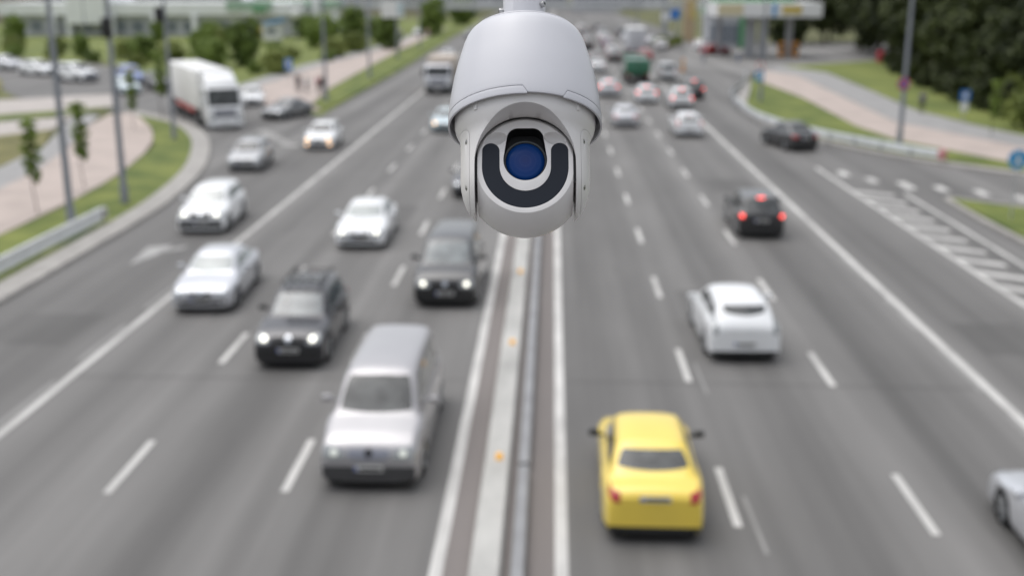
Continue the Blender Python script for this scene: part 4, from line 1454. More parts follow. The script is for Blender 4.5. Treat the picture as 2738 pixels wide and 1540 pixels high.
# filling station
o = empty('station_canopy', (29.4, 163, 0))
MB().rbox((0, 0, 6.55), (14.2, 12, 1.95), .06).build('roof', 'sign_white', o)
MB().rbox((-5.3, -6.03, 6.6), (3.4, .1, 1.5), .03).build('fascia_panel', 'pale_yellow', o)
MB().rbox((3.0, -6.03, 6.55), (2.6, .1, 1.1), .03).build('fascia_panel', 'yellow_panel', o)
MB().rbox((.6, -6.03, 6.6), (.5, .1, 1.7), .03).build('fascia_panel', 'sign_lightblue', o)
MB().rbox((-1.5, 1, 7.7), (11, 8, .35), .05).build('roof_rim', 'green_panel', o)
for x, y, wx in ((-1.9, -2.5, 1.5), (-.1, -2.5, 1.1), (3.6, -2.5, .7), (-5.4, 3.5, .7), (4.6, 3.5, .6)):
    MB().rbox((x, y, 2.8), (wx, .8, 5.6), .04).build('column', 'column_grey', o)
tag(o, 'white filling station canopy with yellow panels on grey columns', 'canopy')
for i, (x, lb) in enumerate(((31.6, 'orange fuel pump left of its twin under the canopy'), (33.5, 'darker orange fuel pump at the right end of the canopy'))):
    p = empty('fuel_pump', (x, 158.6, 0))
    MB().rbox((0, 0, .12), (1.3, .9, .24), .04).build('base', 'kerb', p)
    MB().rbox((0, 0, 1.25), (.85, .55, 2.0), .05).build('cabinet', 'orange', p)
    MB().rbox((0, -.29, 1.65), (.6, .06, .5), .02).build('screen', 'black_trim', p)
    MB().rbox((0, -.29, .9), (.5, .05, .5), .02).build('hose_panel', 'black_trim', p)
    tag(p, lb, 'fuel pump', 'fuel pumps under the canopy')
o = empty('station_shop', (28.0, 184, 0))
MB().box((-.3, 4, 2.6), (5.6, 8, 5.2)).build('wall', 'wall_grey', o)
windows(o, -2.9, 1.8, -.02, .3, 4.2, 3, 1, gapx=.1)
MB().rbox((-.3, 3.8, 5.8), (6.0, 9, 1.3), .05).build('fascia', 'palegreen', o)
MB().rbox((2.2, -.4, 2.6), (.9, .6, 5.2), .05).build('green_pillar', 'green_panel', o)
tag(o, 'glass fronted filling station shop with green pillar and fascia', 'building')
o = empty('low_wall', (48, 150, 0))
MB().rbox((0, 0, .7), (9, .35, 1.4), .05, -.25).build('wall', 'cloth_brown', o)
MB().rbox((0, 0, 1.45), (9.2, .45, .12), .03, -.25).build('coping', 'column_grey', o)
tag(o, 'low dark wall at the foot of the wood by the filling station', 'wall')
o = empty('red_bin', (42.6, 149.5, 0))
MB().lathe([(.34, 0), (.42, .1), (.45, 1.25), (.47, 1.3), (.44, 1.42), (.2, 1.55), (0, 1.56)], 18).build('drum', 'sign_red', o, sm=40)
tag(o, 'red waste drum at the edge of the lawn before the wood', 'bin')

# ------------------------------------------------------------------ trees
def crown_mesh(name, seed, rx, rz, n_cl, n_leaf, size, z0=0.0):
    """leaf sized quads gathered in clumps through the crown's volume"""
    rnd = random.Random(seed)
    m = MB()
    cl = []
    while len(cl) < n_cl:
        p = Vector((rnd.uniform(-1, 1), rnd.uniform(-1, 1), rnd.uniform(-1, 1)))
        if .25 < p.length < 1:
            wob = .8 + .35 * noise.noise(p * 2.2 + Vector((seed, 0, 0)))
            cl.append((Vector((p.x * rx * wob, p.y * rx * wob, p.z * rz * wob)), rnd.uniform(.55, 1.15)))
    for c, k in cl:
        cr = rx * .30 * k
        for _ in range(n_leaf):
            d = Vector((rnd.gauss(0, 1), rnd.gauss(0, 1), rnd.gauss(0, .75)))
            d = d.normalized() * (rnd.random() ** .45) * cr
            p = c + d
            nrm = (d.normalized() + Vector((rnd.uniform(-.7, .7), rnd.uniform(-.7, .7), rnd.uniform(-.2, .9)))).normalized()
            a = nrm.orthogonal().normalized()
            a.rotate(Matrix.Rotation(rnd.uniform(0, 6.28), 3, nrm))
            b = nrm.cross(a)
            s = size * rnd.uniform(.6, 1.3)
            p = p + Vector((0, 0, z0))
            m.add([p - a * s, p - b * s * .45, p + a * s, p + b * s * .45], [(0, 1, 2, 3)])
    return m.mesh(name, recalc=False)


def trunk_mesh(name, seed, h, r, crown_lo, rx):
    rnd = random.Random(seed)
    m = MB()
    pts = [Vector((0, 0, -.05)), Vector((rnd.uniform(-.1, .1), rnd.uniform(-.1, .1), h * .35)), Vector((rnd.uniform(-.2, .2), rnd.uniform(-.2, .2), h * .7)), Vector((0, 0, h * .95))]
    rs = [r, r * .75, r * .45, r * .12]
    for (a, b), (p, q) in zip(zip(pts, pts[1:]), zip(rs, rs[1:])):
        m.tube(a, b, p, q, n=9)
    for i in range(9):
        t = crown_lo + (h * .8 - crown_lo) * i / 9
        a = Vector((0, 0, t))
        an = rnd.uniform(0, 6.28)
        b = a + Vector((math.cos(an) * rx * .7, math.sin(an) * rx * .7, rnd.uniform(.5, 1.6)))
        m.tube(a, b, r * .35, r * .07, n=6)
    return m.mesh(name, 50)


TREES = {}


def tree_kind(key, seed, h, rx, rz, zc, r, n_cl, n_leaf, size, leaf):
    TREES[key] = (trunk_mesh('trunk', seed, zc + rz * .6, r, max(.4, zc - rz * .8), rx), crown_mesh('crown', seed, rx, rz, n_cl, n_leaf, size, zc), leaf)


tree_kind('big_a', 11, 12, 4.0, 5.6, 6.4, .24, 85, 60, .34, 'leaf_forest')
tree_kind('big_b', 12, 13, 3.6, 6.2, 7.0, .22, 85, 60, .34, 'leaf_forest')
tree_kind('big_c', 13, 10, 4.3, 4.8, 5.2, .22, 85, 60, .34, 'leaf_forest')
tree_kind('mid_a', 21, 5, 3.0, 2.6, 2.3, .14, 75, 60, .26, 'leaf_mid')
tree_kind('mid_b', 22, 6, 2.4, 3.2, 2.9, .13, 75, 60, .26, 'leaf_mid')
tree_kind('olive_a', 23, 4, 2.7, 2.0, 1.7, .12, 70, 55, .26, 'leaf_olive')
tree_kind('slim', 31, 5, .46, 1.9, 2.9, .03, 55, 26, .12, 'leaf_mid')
tree_kind('bush', 41, 2, 1.5, 1.0, .95, .06, 34, 50, .18, 'leaf_mid')
tree_kind('bush_o', 42, 2, 1.6, .9, .9, .06, 34, 50, .18, 'leaf_olive')


def tree(key, x, y, label, s=1.0, rz=None, group=None, leaf=None, name=None, cat='tree', sz=1.0):
    tr, cr, lf = TREES[key]
    o = empty(name or ('bush' if key.startswith('bush') else 'tree'), (x, y, 0), random.uniform(0, 6.28) if rz is None else rz)
    o.scale = (s, s, s * sz)
    for nm, me, m in (('trunk', tr, 'bark'), ('crown', cr, leaf or lf)):
        if not len(me.materials):
            me.materials.append(None)
        q = bpy.data.objects.new(nm, me)
        COL.objects.link(q)
        q.parent = o
        q.material_slots[0].link = 'OBJECT'
        q.material_slots[0].material = MATS[m]
    tag(o, label, cat, group)
    return o


rt = random.Random(5)
front = [(45.5, 162), (48.5, 157), (44.0, 145), (42.0, 136), (40.2, 127), (39.0, 118), (38.2, 110), (37.0, 103), (36.2, 97), (36.4, 91), (36.4, 85.5), (37.0, 80), (38.0, 74), (40.5, 69)]
keys = ['big_a', 'big_c', 'big_b', 'big_c', 'big_a']
for i, (x, y) in enumerate(front):
    tree(keys[i % 5], x + 1.8 + rt.uniform(-.6, .6), y + rt.uniform(-1, 1), 'dark green tree in the front row of the wood beyond the lawn', rt.uniform(.85, 1.1), group='front trees of the dark wood')
for i in range(22):
    y = 64 + i * 5.2
    x = 44.5 + max(0, (y - 140) * .18) + rt.uniform(-2, 4)
    tree(keys[(i * 2 + 1) % 5], x, y, 'tall dark tree deeper inside the wood at upper right', rt.uniform(1.0, 1.3), group='inner trees of the dark wood')
for i in range(16):
    y = 70 + i * 8
    tree(keys[(i * 3 + 2) % 5], 54 + max(0, (y - 140) * .2) + rt.uniform(-2, 3), y, 'tall tree at the back of the wood at upper right', rt.uniform(1.15, 1.45), group='back trees of the dark wood')
for i, (x, y) in enumerate([(43.5, 152), (40.6, 141), (38.6, 131), (37.2, 122), (36.2, 114), (35.4, 106.5), (34.6, 99.5), (34.4, 93), (34.2, 87.6), (35.2, 81.5), (37, 76)]):
    tree('bush', x + 1.2, y, 'dark bush at the foot of the wood', rt.uniform(.9, 1.4), group='bushes at the foot of the wood', leaf='leaf_forest', cat='bush')
for i, (x, y) in enumerate([(47, 176), (51, 184), (46, 196), (54, 172), (43.5, 206), (58, 190), (50, 208), (41, 222), (62, 180), (66, 200)]):
    tree(keys[i % 5], x, y, 'dark tree at the left end of the wood behind the canopy', rt.uniform(1.0, 1.25), group='trees behind the canopy')
tree('olive_a', 39.0, 99, 'olive tree added for the lit leaves in a gap of the dark wood right of the lamp post', 1.0, sz=1.5)  # added tree; its pale leaf colour paints a lit gap
tree('olive_a', 36.8, 89.5, 'paler low tree added for lit leaves at the edge of the wood behind the walking person', .8, sz=1.2)  # added too; pale leaves stand in for lit foliage
tree('bush_o', 33.4, 80.6, 'yellow green young bush near the blue sign before the wood', 1.1, cat='bush', sz=1.6)
tree('mid_b', 33.0, 205, 'dark tree behind the filling station canopy columns', 1.3, leaf='leaf_forest')
tree('mid_a', 39.5, 192, 'dark round tree right of the canopy columns', 1.5, leaf='leaf_forest')
tree('bush_o', 17.6, 181, 'olive bush below the blue direction sign', 1.2, cat='bush')
tree('bush_o', 20.5, 190, 'second olive bush beside the pylon foot', 1.0, cat='bush')
# left, behind the side road
for i, (k, x, y, s, lb) in enumerate([
        ('mid_a', -42.0, 138, 1.0, 'dark bushy tree just behind the white lorry cab'), ('mid_b', -39.0, 142, 1.05, 'upright dark tree right of the lorry cab'),
        ('mid_b', -45.5, 146, 1.05, 'dark tree above the middle of the lorry trailer'), ('olive_a', -49.5, 146, 1.0, 'olive tree above the rear of the lorry trailer'),
        ('mid_a', -55.0, 150, 1.0, 'dark green tree between the second and third lamp posts'), ('olive_a', -59.0, 155, .95, 'bright green bush-like tree left of the second lamp post'),
        ('mid_b', -66.5, 158, .75, 'small dark conical tree behind the white tall car on the side road'), ('olive_a', -73.0, 165, .9, 'yellow green tree behind the first lamp post'),
        ('olive_a', -81.0, 168, .9, 'low green tree behind the silver saloon'), ('mid_b', -92.0, 192, 1.15, 'dark tall tree at the far left edge before the retail building'),
        ('mid_a', -37.5, 184, 1.2, 'dark green tree right of the kiosk'), ('mid_b', -33.5, 190, 1.15, 'darker upright tree next to the globe lamp'),
        ('mid_b', -25.8, 178, 1.0, 'narrow dark tree below the large pale sign board'), ('mid_a', -29.5, 196, 1.0, 'green tree behind the bus stop footway'),
        ('olive_a', -30.5, 158, .8, 'low olive tree along the far cycle path'), ('olive_a', -29.8, 170, .85, 'low olive tree further along the far cycle path'),
        ('olive_a', -31.5, 128, .8, 'olive tree behind the waiting people'), ('mid_a', -47, 216, 1.2, 'green tree behind the kiosk'),
        ('mid_a', -62, 205, 1.0, 'green tree before the white shop block'), ('mid_b', -70, 200, .9, 'dark tree before the long retail building'),
        ('olive_a', -57, 196, 1.0, 'green tree left of the kiosk'), ('mid_b', -24, 225, 1.3, 'dark tree at the foot of the footbridge stair'), ('mid_a', -23.5, 290, 1.5, 'dark tree beyond the footbridge left of the road')]):
    tree(k, x, y, lb, s * (.78 if x < -40 else 1.0))
for i, (x, y, s) in enumerate([(-36, 122, .8), (-34.6, 130, .8), (-52, 140, .9), (-60.5, 147, .9), (-68, 152, .9), (-76, 158, 1.0), (-84, 163, 1.0), (-30.0, 150, .8), (-35.5, 152, 1.0), (-40, 162, 1.1), (-46, 170, 1.1), (-52, 165, 1.0)]):
    tree('bush' if i % 2 else 'bush_o', x, y, 'low green bush on the grass behind the side road', s, group='bushes behind the side road', cat='bush')
# young staked trees in the left verge
for x, y, s, lb in [(-23.0, 48.2, 1.0, 'young slender tree in the left verge, nearest the left edge'), (-23.5, 54.6, 1.03, 'young slender tree between the first two lamp posts'),
                    (-29.6, 78.0, .95, 'young slender tree just right of the second lamp post'), (-29.8, 84.5, 1.2, 'brownish young tree in front of the lorry trailer')]:
    tree('slim', x, y, lb, s, name='young_tree')
tree('slim', 29.6, 76.2, 'young slender tree by the right cycle path', .9, name='young_tree')


# ------------------------------------------------------------------ people
def person(x, y, rz, top, legs, label, h=1.75, step=.12, z=.11, hair='hair', bag=False):
    k = h / 1.75
    nodes = [  # x, y, z, radius
        (0, 0, .98, .15), (0, 0, 1.12, .135), (0, -.01, 1.30, .155), (0, 0, 1.44, .11), (0, -.01, 1.52, .06), (0, -.02, 1.60, .085), (0, -.02, 1.70, .085)]
    edges = [(0, 1), (1, 2), (2, 3), (3, 4), (4, 5), (5, 6)]

    def chain(start, pts):
        p = start
        for q in pts:
            nodes.append(q)
            edges.append((p, len(nodes) - 1))
            p = len(nodes) - 1
        return p
    chain(5, [(0, -.115, 1.615, .018)])
    for s in (-1, 1):
        st = step * s
        chain(0, [(s * .10, 0, .88, .095), (s * .11, -st * .4, .50, .062), (s * .11, st * .8, .12, .042), (s * .11, st * .8 - .03, .05, .045), (s * .12, st * .8 - .16, .03, .035)])
        hd = chain(3, [(s * .19, 0, 1.41, .062), (s * .24, .03 - st * .3, 1.14, .042), (s * .25, -.06 - st * .5, .90, .030), (s * .25, -.08 - st * .5, .83, .034)])
        hx, hy, hz, _ = nodes[hd]
        for f, (dy, ln) in enumerate(((-.03, .075), (-.01, .085), (.01, .08), (.03, .065))):
            chain(hd, [(hx, hy + dy, hz - .04, .010), (hx - s * .012, hy + dy * 1.1 - .01, hz - .04 - ln, .008)])
        chain(hd, [(hx - s * .01, hy - .05, hz - .01, .011), (hx - s * .015, hy - .065, hz - .05, .009)])
    me = bpy.data.meshes.new('body')
    me.from_pydata([(a * k, b * k, c * k) for a, b, c, _ in nodes], edges, [])
    ob = bpy.data.objects.new('work', me)
    COL.objects.link(ob)
    ob.modifiers.new('s', 'SKIN')
    sv = me.skin_vertices[0].data if me.skin_vertices else None
    if sv is None:
        bm = bmesh.new()
        bm.from_mesh(me)
        bm.verts.layers.skin.verify()
        bm.to_mesh(me)
        bm.free()
        sv = me.skin_vertices[0].data
    for i, n in enumerate(nodes):
        sv[i].radius = (n[3] * k * (1.25 if i < 3 else 1), n[3] * k)
    sv[0].use_root = True
    md = ob.modifiers.new('u', 'SUBSURF')
    md.levels = 1
    md.render_levels = 1
    out = evaluated(ob, 'person')
    drop(ob)
    out.shade_smooth()
    for m in ('skin', top, legs, hair, 'black_trim'):
        out.materials.append(MATS[m])
    for f in out.polygons:
        c = f.center / k
        if c.z > 1.66 or (c.z > 1.56 and c.y > .02):
            f.material_index = 3
        elif c.z > 1.50:
            f.material_index = 0
        elif abs(c.x) > .175 and c.z < .90:
            f.material_index = 0
        elif c.z < .09:
            f.material_index = 4
        elif c.z < .97 and abs(c.x) < .2:
            f.material_index = 2
        else:
            f.material_index = 1
    o = link('person', out)
    o.location = (x, y, z)
    o.rotation_euler = (0, 0, rz)
    e = MB()
    for s in (-1, 1):
        e.rbox((s * .035 * k, -.102 * k, 1.635 * k), (.022, .012, .014), .004, seg=1)
    e.build('eyes', 'ink', o)
    tag(o, label, 'person', 'people on foot')
    return o


person(-22.9, 104.3, .3, 'cloth_white', 'cloth_grey', 'person in a white top waiting at the bus stop corner')
person(-23.8, 105.2, -.6, 'cloth_dark', 'cloth_grey', 'person in a dark top at the left of the bus stop group', 1.7)
person(-22.0, 104.8, 1.2, 'cloth_pink', 'cloth_dark', 'person in a pink top at the bus stop', 1.66)
person(-21.3, 103.4, .1, 'cloth_brown', 'cloth_dark', 'person in a brown coat beside the bus stop lamp post', 1.8)
person(-24.6, 107.5, 2.0, 'cloth_grey', 'cloth_dark', 'person in grey standing behind the bus stop group', 1.72)
person(29.2, 89.8, 2.9, 'cloth_grey', 'cloth_dark', 'person in a grey top walking on the right path by the wood', 1.78, step=.2, z=.1)
person(24.4, 150.5, .5, 'cloth_white', 'cloth_blue', 'person in a white shirt and blue trousers at the filling station', 1.8, z=.004)
person(-23.8, 216, 0, 'cloth_pink', 'cloth_white', 'person in pink far along the left footway', 1.75)

# ------------------------------------------------------------------ surveillance camera
def surveillance_camera():
    # hangs 1.73 m in front of the lens; its own frame: Z up its axis, -Y towards the photographer
    C = Vector((-0.0426, 1.7335, 9.7911))
    v = (C - Vector((0, 0, CAM_H))).normalized()
    xr = Vector((math.cos(R(2.07)), math.sin(R(2.07)), 0))
    xr = (xr - v * xr.dot(v)).normalized()
    s = xr.cross(v)
    e = R(21.8)
    yl = v * math.cos(e) - s * math.sin(e)
    zl = v * math.sin(e) + s * math.cos(e)
    M = Matrix((xr, yl, zl)).transposed().to_4x4()
    M = Matrix.Translation(C) @ M @ Matrix.Rotation(R(-.4), 4, 'Y')
    root = empty('surveillance_camera')
    root.matrix_world = M
    tag(root, 'pale grey dome surveillance camera with blue lens hanging over the road', 'camera')

    # --- shroud, in two pieces: hood and the rim bands under it
    prof = [(.0, .1195), (.012, .1192), (.025, .118), (.0463, .1150), (.0766, .1095), (.1097, .1005), (.124, .0965), (.1355, .0920), (.1425, .0880), (.1470, .0825)]

    ZTOP = .1470

    def rad(z):
        return lerp(prof, z)

    def tilt(x, y, z):
        # the hood's mouth is cut aslant, lower at the back
        return (x, y, z - .075 * (y + .1195) * max(0.0, 1 - max(0.0, z) / .075))
    A0, A1 = R(-88), R(-62)    # front notch without band (azimuth, -90 deg faces the lens)
    seam = .0118

    def zlow(a):
        # seam height along the azimuth: drops to the very rim inside the notch
        lo = .0012
        rm = R(3.6)
        if a < A0 - rm or a > A1 + rm:
            return seam
        if a < A0:
            return lo + (seam - lo) * (A0 - a) / rm
        if a > A1:
            return lo + (seam - lo) * (a - A1) / rm
        return lo
    N = 240
    az = sorted({-math.pi + 2 * math.pi * i / N for i in range(N)} | {A0 - R(3.6), A0, A1, A1 + R(3.6)})
    zt = [.0, .3, .6, 1, 1.5, 2.2, 3.2, 4.4, 5.8, 7.2, 8.4, 9.2, 9.7, 10]
    vs_, fs_ = [], []
    k = len(zt)
    for a in az:
        z0 = zlow(a)
        for t in zt:
            z = z0 + (ZTOP - z0) * t / 10
            r = rad(z)
            vs_.append(tilt(r * math.cos(a), r * math.sin(a), z))
    n = len(az)
    for i in range(n):
        for q in range(k - 1):
            j = (i + 1) % n
            fs_.append((i * k + q, j * k + q, j * k + q + 1, i * k + q + 1))

    def shell(nm, vs_, fs_, th, mname, bev=.0005):
        me = bpy.data.meshes.new(nm)
        me.from_pydata(vs_, [], fs_)
        ob = bpy.data.objects.new('work', me)
        COL.objects.link(ob)
        md = ob.modifiers.new('s', 'SOLIDIFY')
        md.thickness = th
        md.offset = -1
        md.use_even_offset = False
        out = evaluated(ob, nm)
        drop(ob)
        out = bevelled(out, bev, 2, 50)
        smooth(out, 40)
        return link(nm, out, mname, root)
    shell('hood', vs_, fs_, .0035, 'cam_shell')
    # bands
    vs_, fs_, keep = [], [], []
    for i, a in enumerate(az):
        z1 = zlow(a) - .0007
        keep.append(z1 > .0008)
        for t in (0, .33, .66, 1):
            z = -.0008 + (z1 + .0008) * t
            r = rad(max(0, z)) - .0002
            vs_.append(tilt(r * math.cos(a), r * math.sin(a), z))
    for i in range(n):
        j = (i + 1) % n
        if keep[i] and keep[j]:
            for q in range(3):
                fs_.append((i * 4 + q, j * 4 + q, j * 4 + q + 1, i * 4 + q + 1))
    used = sorted({q for f in fs_ for q in f})
    mp = {q: i for i, q in enumerate(used)}
    shell('rim_band', [vs_[q] for q in used], [tuple(mp[q] for q in f) for f in fs_], .003, 'cam_shell')
    # top cap, neck and bracket
    b = MB()
    b.lathe([(.070, .138), (.0820, .1477), (.0812, .1494), (.072, .1512), (.055, .1532), (.036, .1540), (.0, .1540)], 128)
    o = b.build('top_cap', 'cam_shell', root, sm=40)
    neck = MB().lathe([(0.0, .1530), (.0336, .1530), (.0338, .156), (.0338, .262), (.0, .262)], 144).mesh('neck')
    cut = MB().tube((0, -.08, .1530 + .0055 - .0665), (0, -.022, .1530 + .0055 - .0665), .0665, n=96).mesh()
    neck = boolean(neck, [(cut, 'DIFFERENCE')])
    neck = bevelled(neck, .0009, 2, 40)
    smooth(neck, 40)
    nk = link('neck', neck, 'cam_shell', root)
    MB().lathe([(.0, .1520), (.031, .1520), (.031, .2), (0, .2)], 48).build('notch_shade_core', 'cam_black', nk, sm=40)  # black core added to darken the notch at the neck's foot
    br = MB()
    br.tube((0, 0, .262), (0, 0, .55), .0300, n=40)
    br.tube((0, 0, .55), (0, .10, .66), .0300, n=40)
    br.tube((0, .10, .66), (0, .9, .80), .0300, n=40)
    br.build('bracket_pipe', 'cam_shell', root, sm=40)

    def bolt(p, d, nm='bolt', r=.0048, h=.0075, par=root):
        p, d = Vector(p), Vector(d).normalized()
        bo = link(nm, bevelled(MB().tube(p, p + d * h, r, n=24).mesh(), .0006, 2, 40), 'cam_steel', par)
        smooth(bo.data, 40)
        MB().tube(p + d * (h - .0005), p + d * (h + .00015), r * .52, n=6).build('socket', 'cam_black', bo)
        return bo
    bolt((-.0332 * math.cos(R(8)), -.0332 * math.sin(R(8)), .1870), (-1, -.14, 0))
    bolt((.0332 * math.sin(R(52)), -.0332 * math.cos(R(52)), .1900), (.79, -.62, 0))

    # --- yoke: a turned cup whose middle is cut away for the camera ball
    cz = -.090
    yp = [(0, .045), (.1080, .045), (.1090, .010), (.1092, -.004), (.1086, -.011), (.1065, -.0185), (.1030, -.0255), (.1004, -.032), (.0993, -.040), (.0990, -.075), (.0990, -.098), (.0978, -.111), (.0950, -.124),
          (.0905, -.136), (.0845, -.146), (.0795, -.1515), (0, -.1515)]
    NY = 160
    yoke = MB().lathe(yp, NY).mesh('yoke')
    SL = .0754
    # slot: slab below, half-cylinder arch above, running right through along Y
    arch = [(-SL, -.20)]
    for i in range(33):
        t = math.pi - math.pi * i / 32
        arch.append((SL * math.cos(t), -.0855 + SL * math.sin(t)))
    arch.append((SL, -.20))

    def prism_y(out, y0, y1):
        m = MB()
        nn = len(out)
        m.v = [(x, y0, z) for x, z in out] + [(x, y1, z) for x, z in out]
        m.f = [tuple(range(nn)), tuple(range(2 * nn - 1, nn - 1, -1))] + [(i, (i + 1) % nn, nn + (i + 1) % nn, nn + i) for i in range(nn)]
        return m.mesh()
    bm = bmesh.new()
    bmesh.ops.create_uvsphere(bm, u_segments=160, v_segments=96, radius=.0945)
    sph = bpy.data.meshes.new('sph')
    bm.to_mesh(sph)
    bm.free()
    sph.transform(Matrix.Translation((0, 0, cz)) @ Matrix.Rotation(R(90), 4, 'Y'))
    slab = MB().box((0, 0, cz), (2 * SL - .0004, .4, .4)).mesh()
    sph = boolean(sph, [(slab, 'INTERSECT')])
    # side covers: outside this outline the yoke gives way to a cover
    def cover_outline(x0):
        q = [(x0, -.20), (x0, -.040)]
        for i in range(9):
            t = math.pi - math.pi / 2 * i / 8 * .9
            q.append((x0 + .012 + .012 * math.cos(t), -.040 + .012 * math.sin(t)))
        q += [(.13, -.0292), (.13, -.20)]
        return q
    cutL = prism_y(cover_outline(.0830), -.2, .2)
    cutR = cutL.copy()
    cutR.transform(Matrix.Scale(-1, 4, (1, 0, 0)))
    cutR.flip_normals()
    body = boolean(yoke.copy(), [(prism_y(arch, -.2, .2), 'DIFFERENCE'), (sph, 'DIFFERENCE')])
    body = boolean(body, [(cutL.copy(), 'DIFFERENCE'), (cutR.copy(), 'DIFFERENCE')])
    body = bevelled(body, .0007, 2, 40)
    smooth(body, 32)
    link('yoke', body, 'cam_shell_warm', root)
    for sgn in (1, -1):
        ol = cover_outline(.0834)
        ol = [(x, z - (.0004 if z > -.05 else 0)) for x, z in ol]
        c = prism_y(ol, -.2, .2)
        if sgn < 0:
            c.transform(Matrix.Scale(-1, 4, (1, 0, 0)))
            c.flip_normals()
        cv = boolean(yoke.copy(), [(c, 'INTERSECT')])
        holes = []
        spots = []
        for z in (-.0475, -.1185):
            rr = lerp([(-p[1], p[0]) for p in yp[6:]], -z)
            t = R(-26.5) if z > -.1 else R(-23)
            p = Vector((sgn * rr * math.cos(t), rr * math.sin(t), z))
            nn = Vector((sgn * math.cos(t), math.sin(t), -.05 if z > -.1 else -.30)).normalized()
            spots.append((p, nn))
            holes.append((MB().tube(p - nn * .0018, p + nn * .004, .0041, n=28).mesh(), 'DIFFERENCE'))
        cv = boolean(cv, holes)
        cv = bevelled(cv, .0005, 2, 45)
        smooth(cv, 32)
        co = link('side_cover', cv, 'cam_shell_warm', root)
        for p, nn in spots:
            so = link('screw', bevelled(MB().tube(p - nn * .0016, p + nn * .0002, .0031, n=22).mesh(), .0004, 2, 40), 'cam_steel', co)
            smooth(so.data, 40)
            MB().tube(p + nn * .0001, p + nn * .0004, .0014, n=6).build('socket', 'cam_black', so)
    # small clips on the cup below the hood rim
    for x, t in ((-.073, 0), (.078, 0)):
        y = -math.sqrt(.1092 ** 2 - x * x)
        cl = MB().rbox((x * 1.0, y + .0002, -.005), (.0070, .0042, .0120), .0012, math.atan2(y, x) + R(90))
        clip = cl.build('clip', 'cam_shell_warm', root, sm=40)
        MB().tube((x * 1.012, y * 1.012, .0005), (x * 1.012, y * 1.012, .005), .0030, n=16).build('clip_screw', 'cam_steel', clip)

    # --- camera ball: a sphere sliced at the sides and in front
    RB, HX, HF = .0913, .0712, .0560
    bm = bmesh.new()
    bmesh.ops.create_uvsphere(bm, u_segments=128, v_segments=96, radius=RB)
    ball = bpy.data.meshes.new('ball')
    bm.to_mesh(ball)
    bm.free()
    ball.transform(Matrix.Rotation(R(90), 4, 'Y'))
    keepb = MB().box((0, (.2 - HF) / 2, 0), (2 * HX, .2 + HF, .4)).mesh()
    ball = boolean(ball, [(keepb, 'INTERSECT')])
    LZ, LR = .0105, .0326            # lens axis height above the ball's centre, hole radius

    def keyhole(g=0.0):
        q = []
        for i in range(45):          # lower arc of the lens circle
            t = R(14) - R(208) * i / 44
            q.append(((LR - g) * math.cos(t), LZ + (LR - g) * math.sin(t)))
        top, wx, cr = .0600 - g, .0275 - g, .0165
        for i in range(11):
            t = R(172) - R(82) * i / 10
            q.append((-wx + cr + cr * math.cos(t), top - cr + cr * math.sin(t)))
        for i in range(11):
            t = R(90) - R(82) * i / 10
            q.append((wx - cr + cr * math.cos(t), top - cr + cr * math.sin(t)))
        return q

    def uring(r0, r1, top, g=0.0, cap=.5):
        """U outline, r0 inner and r1 outer radius about the ball's centre, open upward with round ends"""
        r0, r1 = r0 + g, r1 - g
        q = []
        mid, hwid = (r0 + r1) / 2, (r1 - r0) / 2
        for i in range(49):
            t = -math.pi * i / 48
            q.append((r1 * math.cos(t), r1 * math.sin(t)))
        for i in range(1, 17):
            t = math.pi - math.pi * i / 17
            q.append((-mid + hwid * math.cos(t), top - hwid + hwid * math.sin(t)))
        for i in range(49):
            t = -math.pi + math.pi * i / 48
            q.append((r0 * math.cos(t), r0 * math.sin(t)))
        for i in range(1, 17):
            t = math.pi - math.pi * i / 17
            q.append((mid + hwid * math.cos(t), top - hwid + hwid * math.sin(t)))
        return q
    hole = prism_y(keyhole(), -HF - .01, -HF + .034)
    ir = prism_y(uring(.0380, .0645, .0365), -HF - .01, -HF + .0010)
    scoops = []
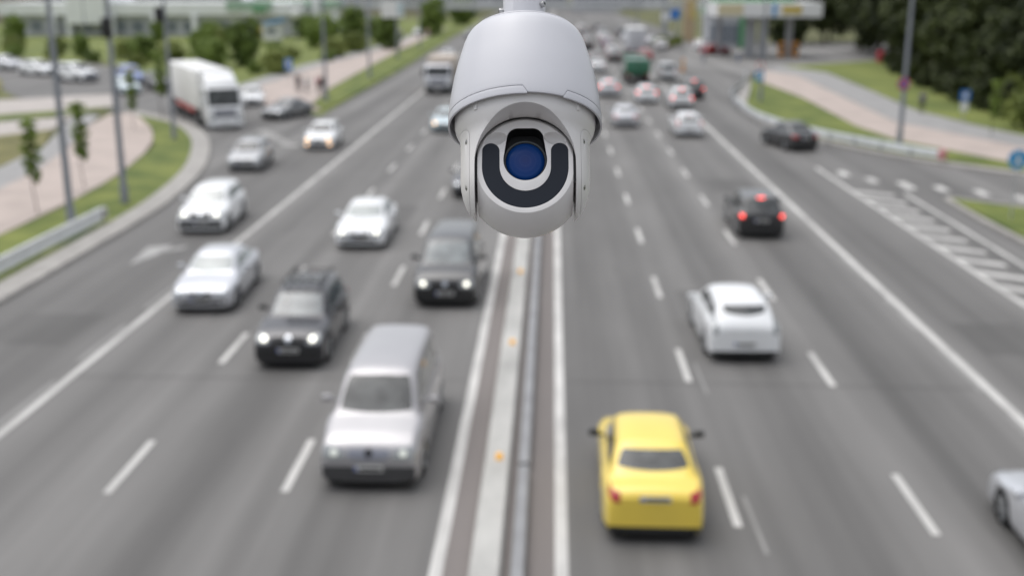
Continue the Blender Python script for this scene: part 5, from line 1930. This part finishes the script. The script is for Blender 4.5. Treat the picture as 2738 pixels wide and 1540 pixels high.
    for sgn in (-1, 1):
        bm = bmesh.new()
        bmesh.ops.create_uvsphere(bm, u_segments=48, v_segments=32, radius=1)
        sm_ = bpy.data.meshes.new('scoop')
        bm.to_mesh(sm_)
        bm.free()
        sm_.transform(Matrix.Translation((sgn * .0452, -HF - .0035, .0430)) @ Matrix.Rotation(R(sgn * 14), 4, 'Y') @ Matrix.Diagonal((.0185, .0150, .0105, 1)))
        scoops.append((sm_, 'DIFFERENCE'))
    ball = boolean(ball, scoops)
    ball = boolean(ball, [(hole, 'DIFFERENCE'), (ir, 'DIFFERENCE')])
    ball = bevelled(ball, .0011, 3, 32)
    smooth(ball, 30)
    bo = link('camera_ball', ball, 'cam_shell_warm', root)
    bo.location = (0, 0, cz)
    # infrared window
    irm = bevelled(prism_y(uring(.0380, .0645, .0365, g=.00025), -HF + .0002, -HF + .0025), .0003, 1, 40)
    o = link('infrared_window', irm, 'cam_ir', root)
    o.location = (0, 0, cz)
    # black liner of the lens hole, lens ring and glass
    kh, kb = keyhole(.0003), keyhole(.0003)
    m = MB()
    nn = len(kh)
    m.v = [(x, -HF + .0012, z) for x, z in kh] + [(x, -HF + .0335, z) for x, z in kb]
    m.f = [tuple(range(2 * nn - 1, nn - 1, -1))] + [(i, (i + 1) % nn, nn + (i + 1) % nn, nn + i) for i in range(nn)]
    me = m.mesh('lens_hood', 30, recalc=False)
    o = link('lens_hood', me, 'cam_black', root)
    o.location = (0, 0, cz)
    DY = -HF + .0085
    rg = MB().lathe([(.0298, 0), (.0322, 0), (.0322, .006), (.0320, .02), (.0290, .02), (.0290, .0012)], 96, closed=True).mesh('lens_ring', 30)
    rg.transform(Matrix.Translation((0, DY, LZ)) @ Matrix.Rotation(R(-90), 4, 'X'))
    o = link('lens_ring', rg, 'lens_ring', root)
    o.location = (0, 0, cz)
    dome = [(0, -.0035), (.008, -.0033), (.016, -.0024), (.023, -.0008), (.0286, .0012), (.0294, .003), (0, .003)]
    lg = MB().lathe(dome, 96).mesh('lens', 60)
    lg.transform(Matrix.Rotation(R(-90), 4, 'X'))
    o = link('lens', lg, 'lens_glass', root)
    o.location = (0, DY + .0005, cz + LZ)
    # black blocks added for the shade in the gaps beside the ball
    for s in (-1, 1):
        MB().rbox((s * (HX + .0021), .0, cz + .012), (.0036, .10, .07), .0004, seg=1).build('gap_shade_block', 'cam_black', root)
    return root


surveillance_camera()
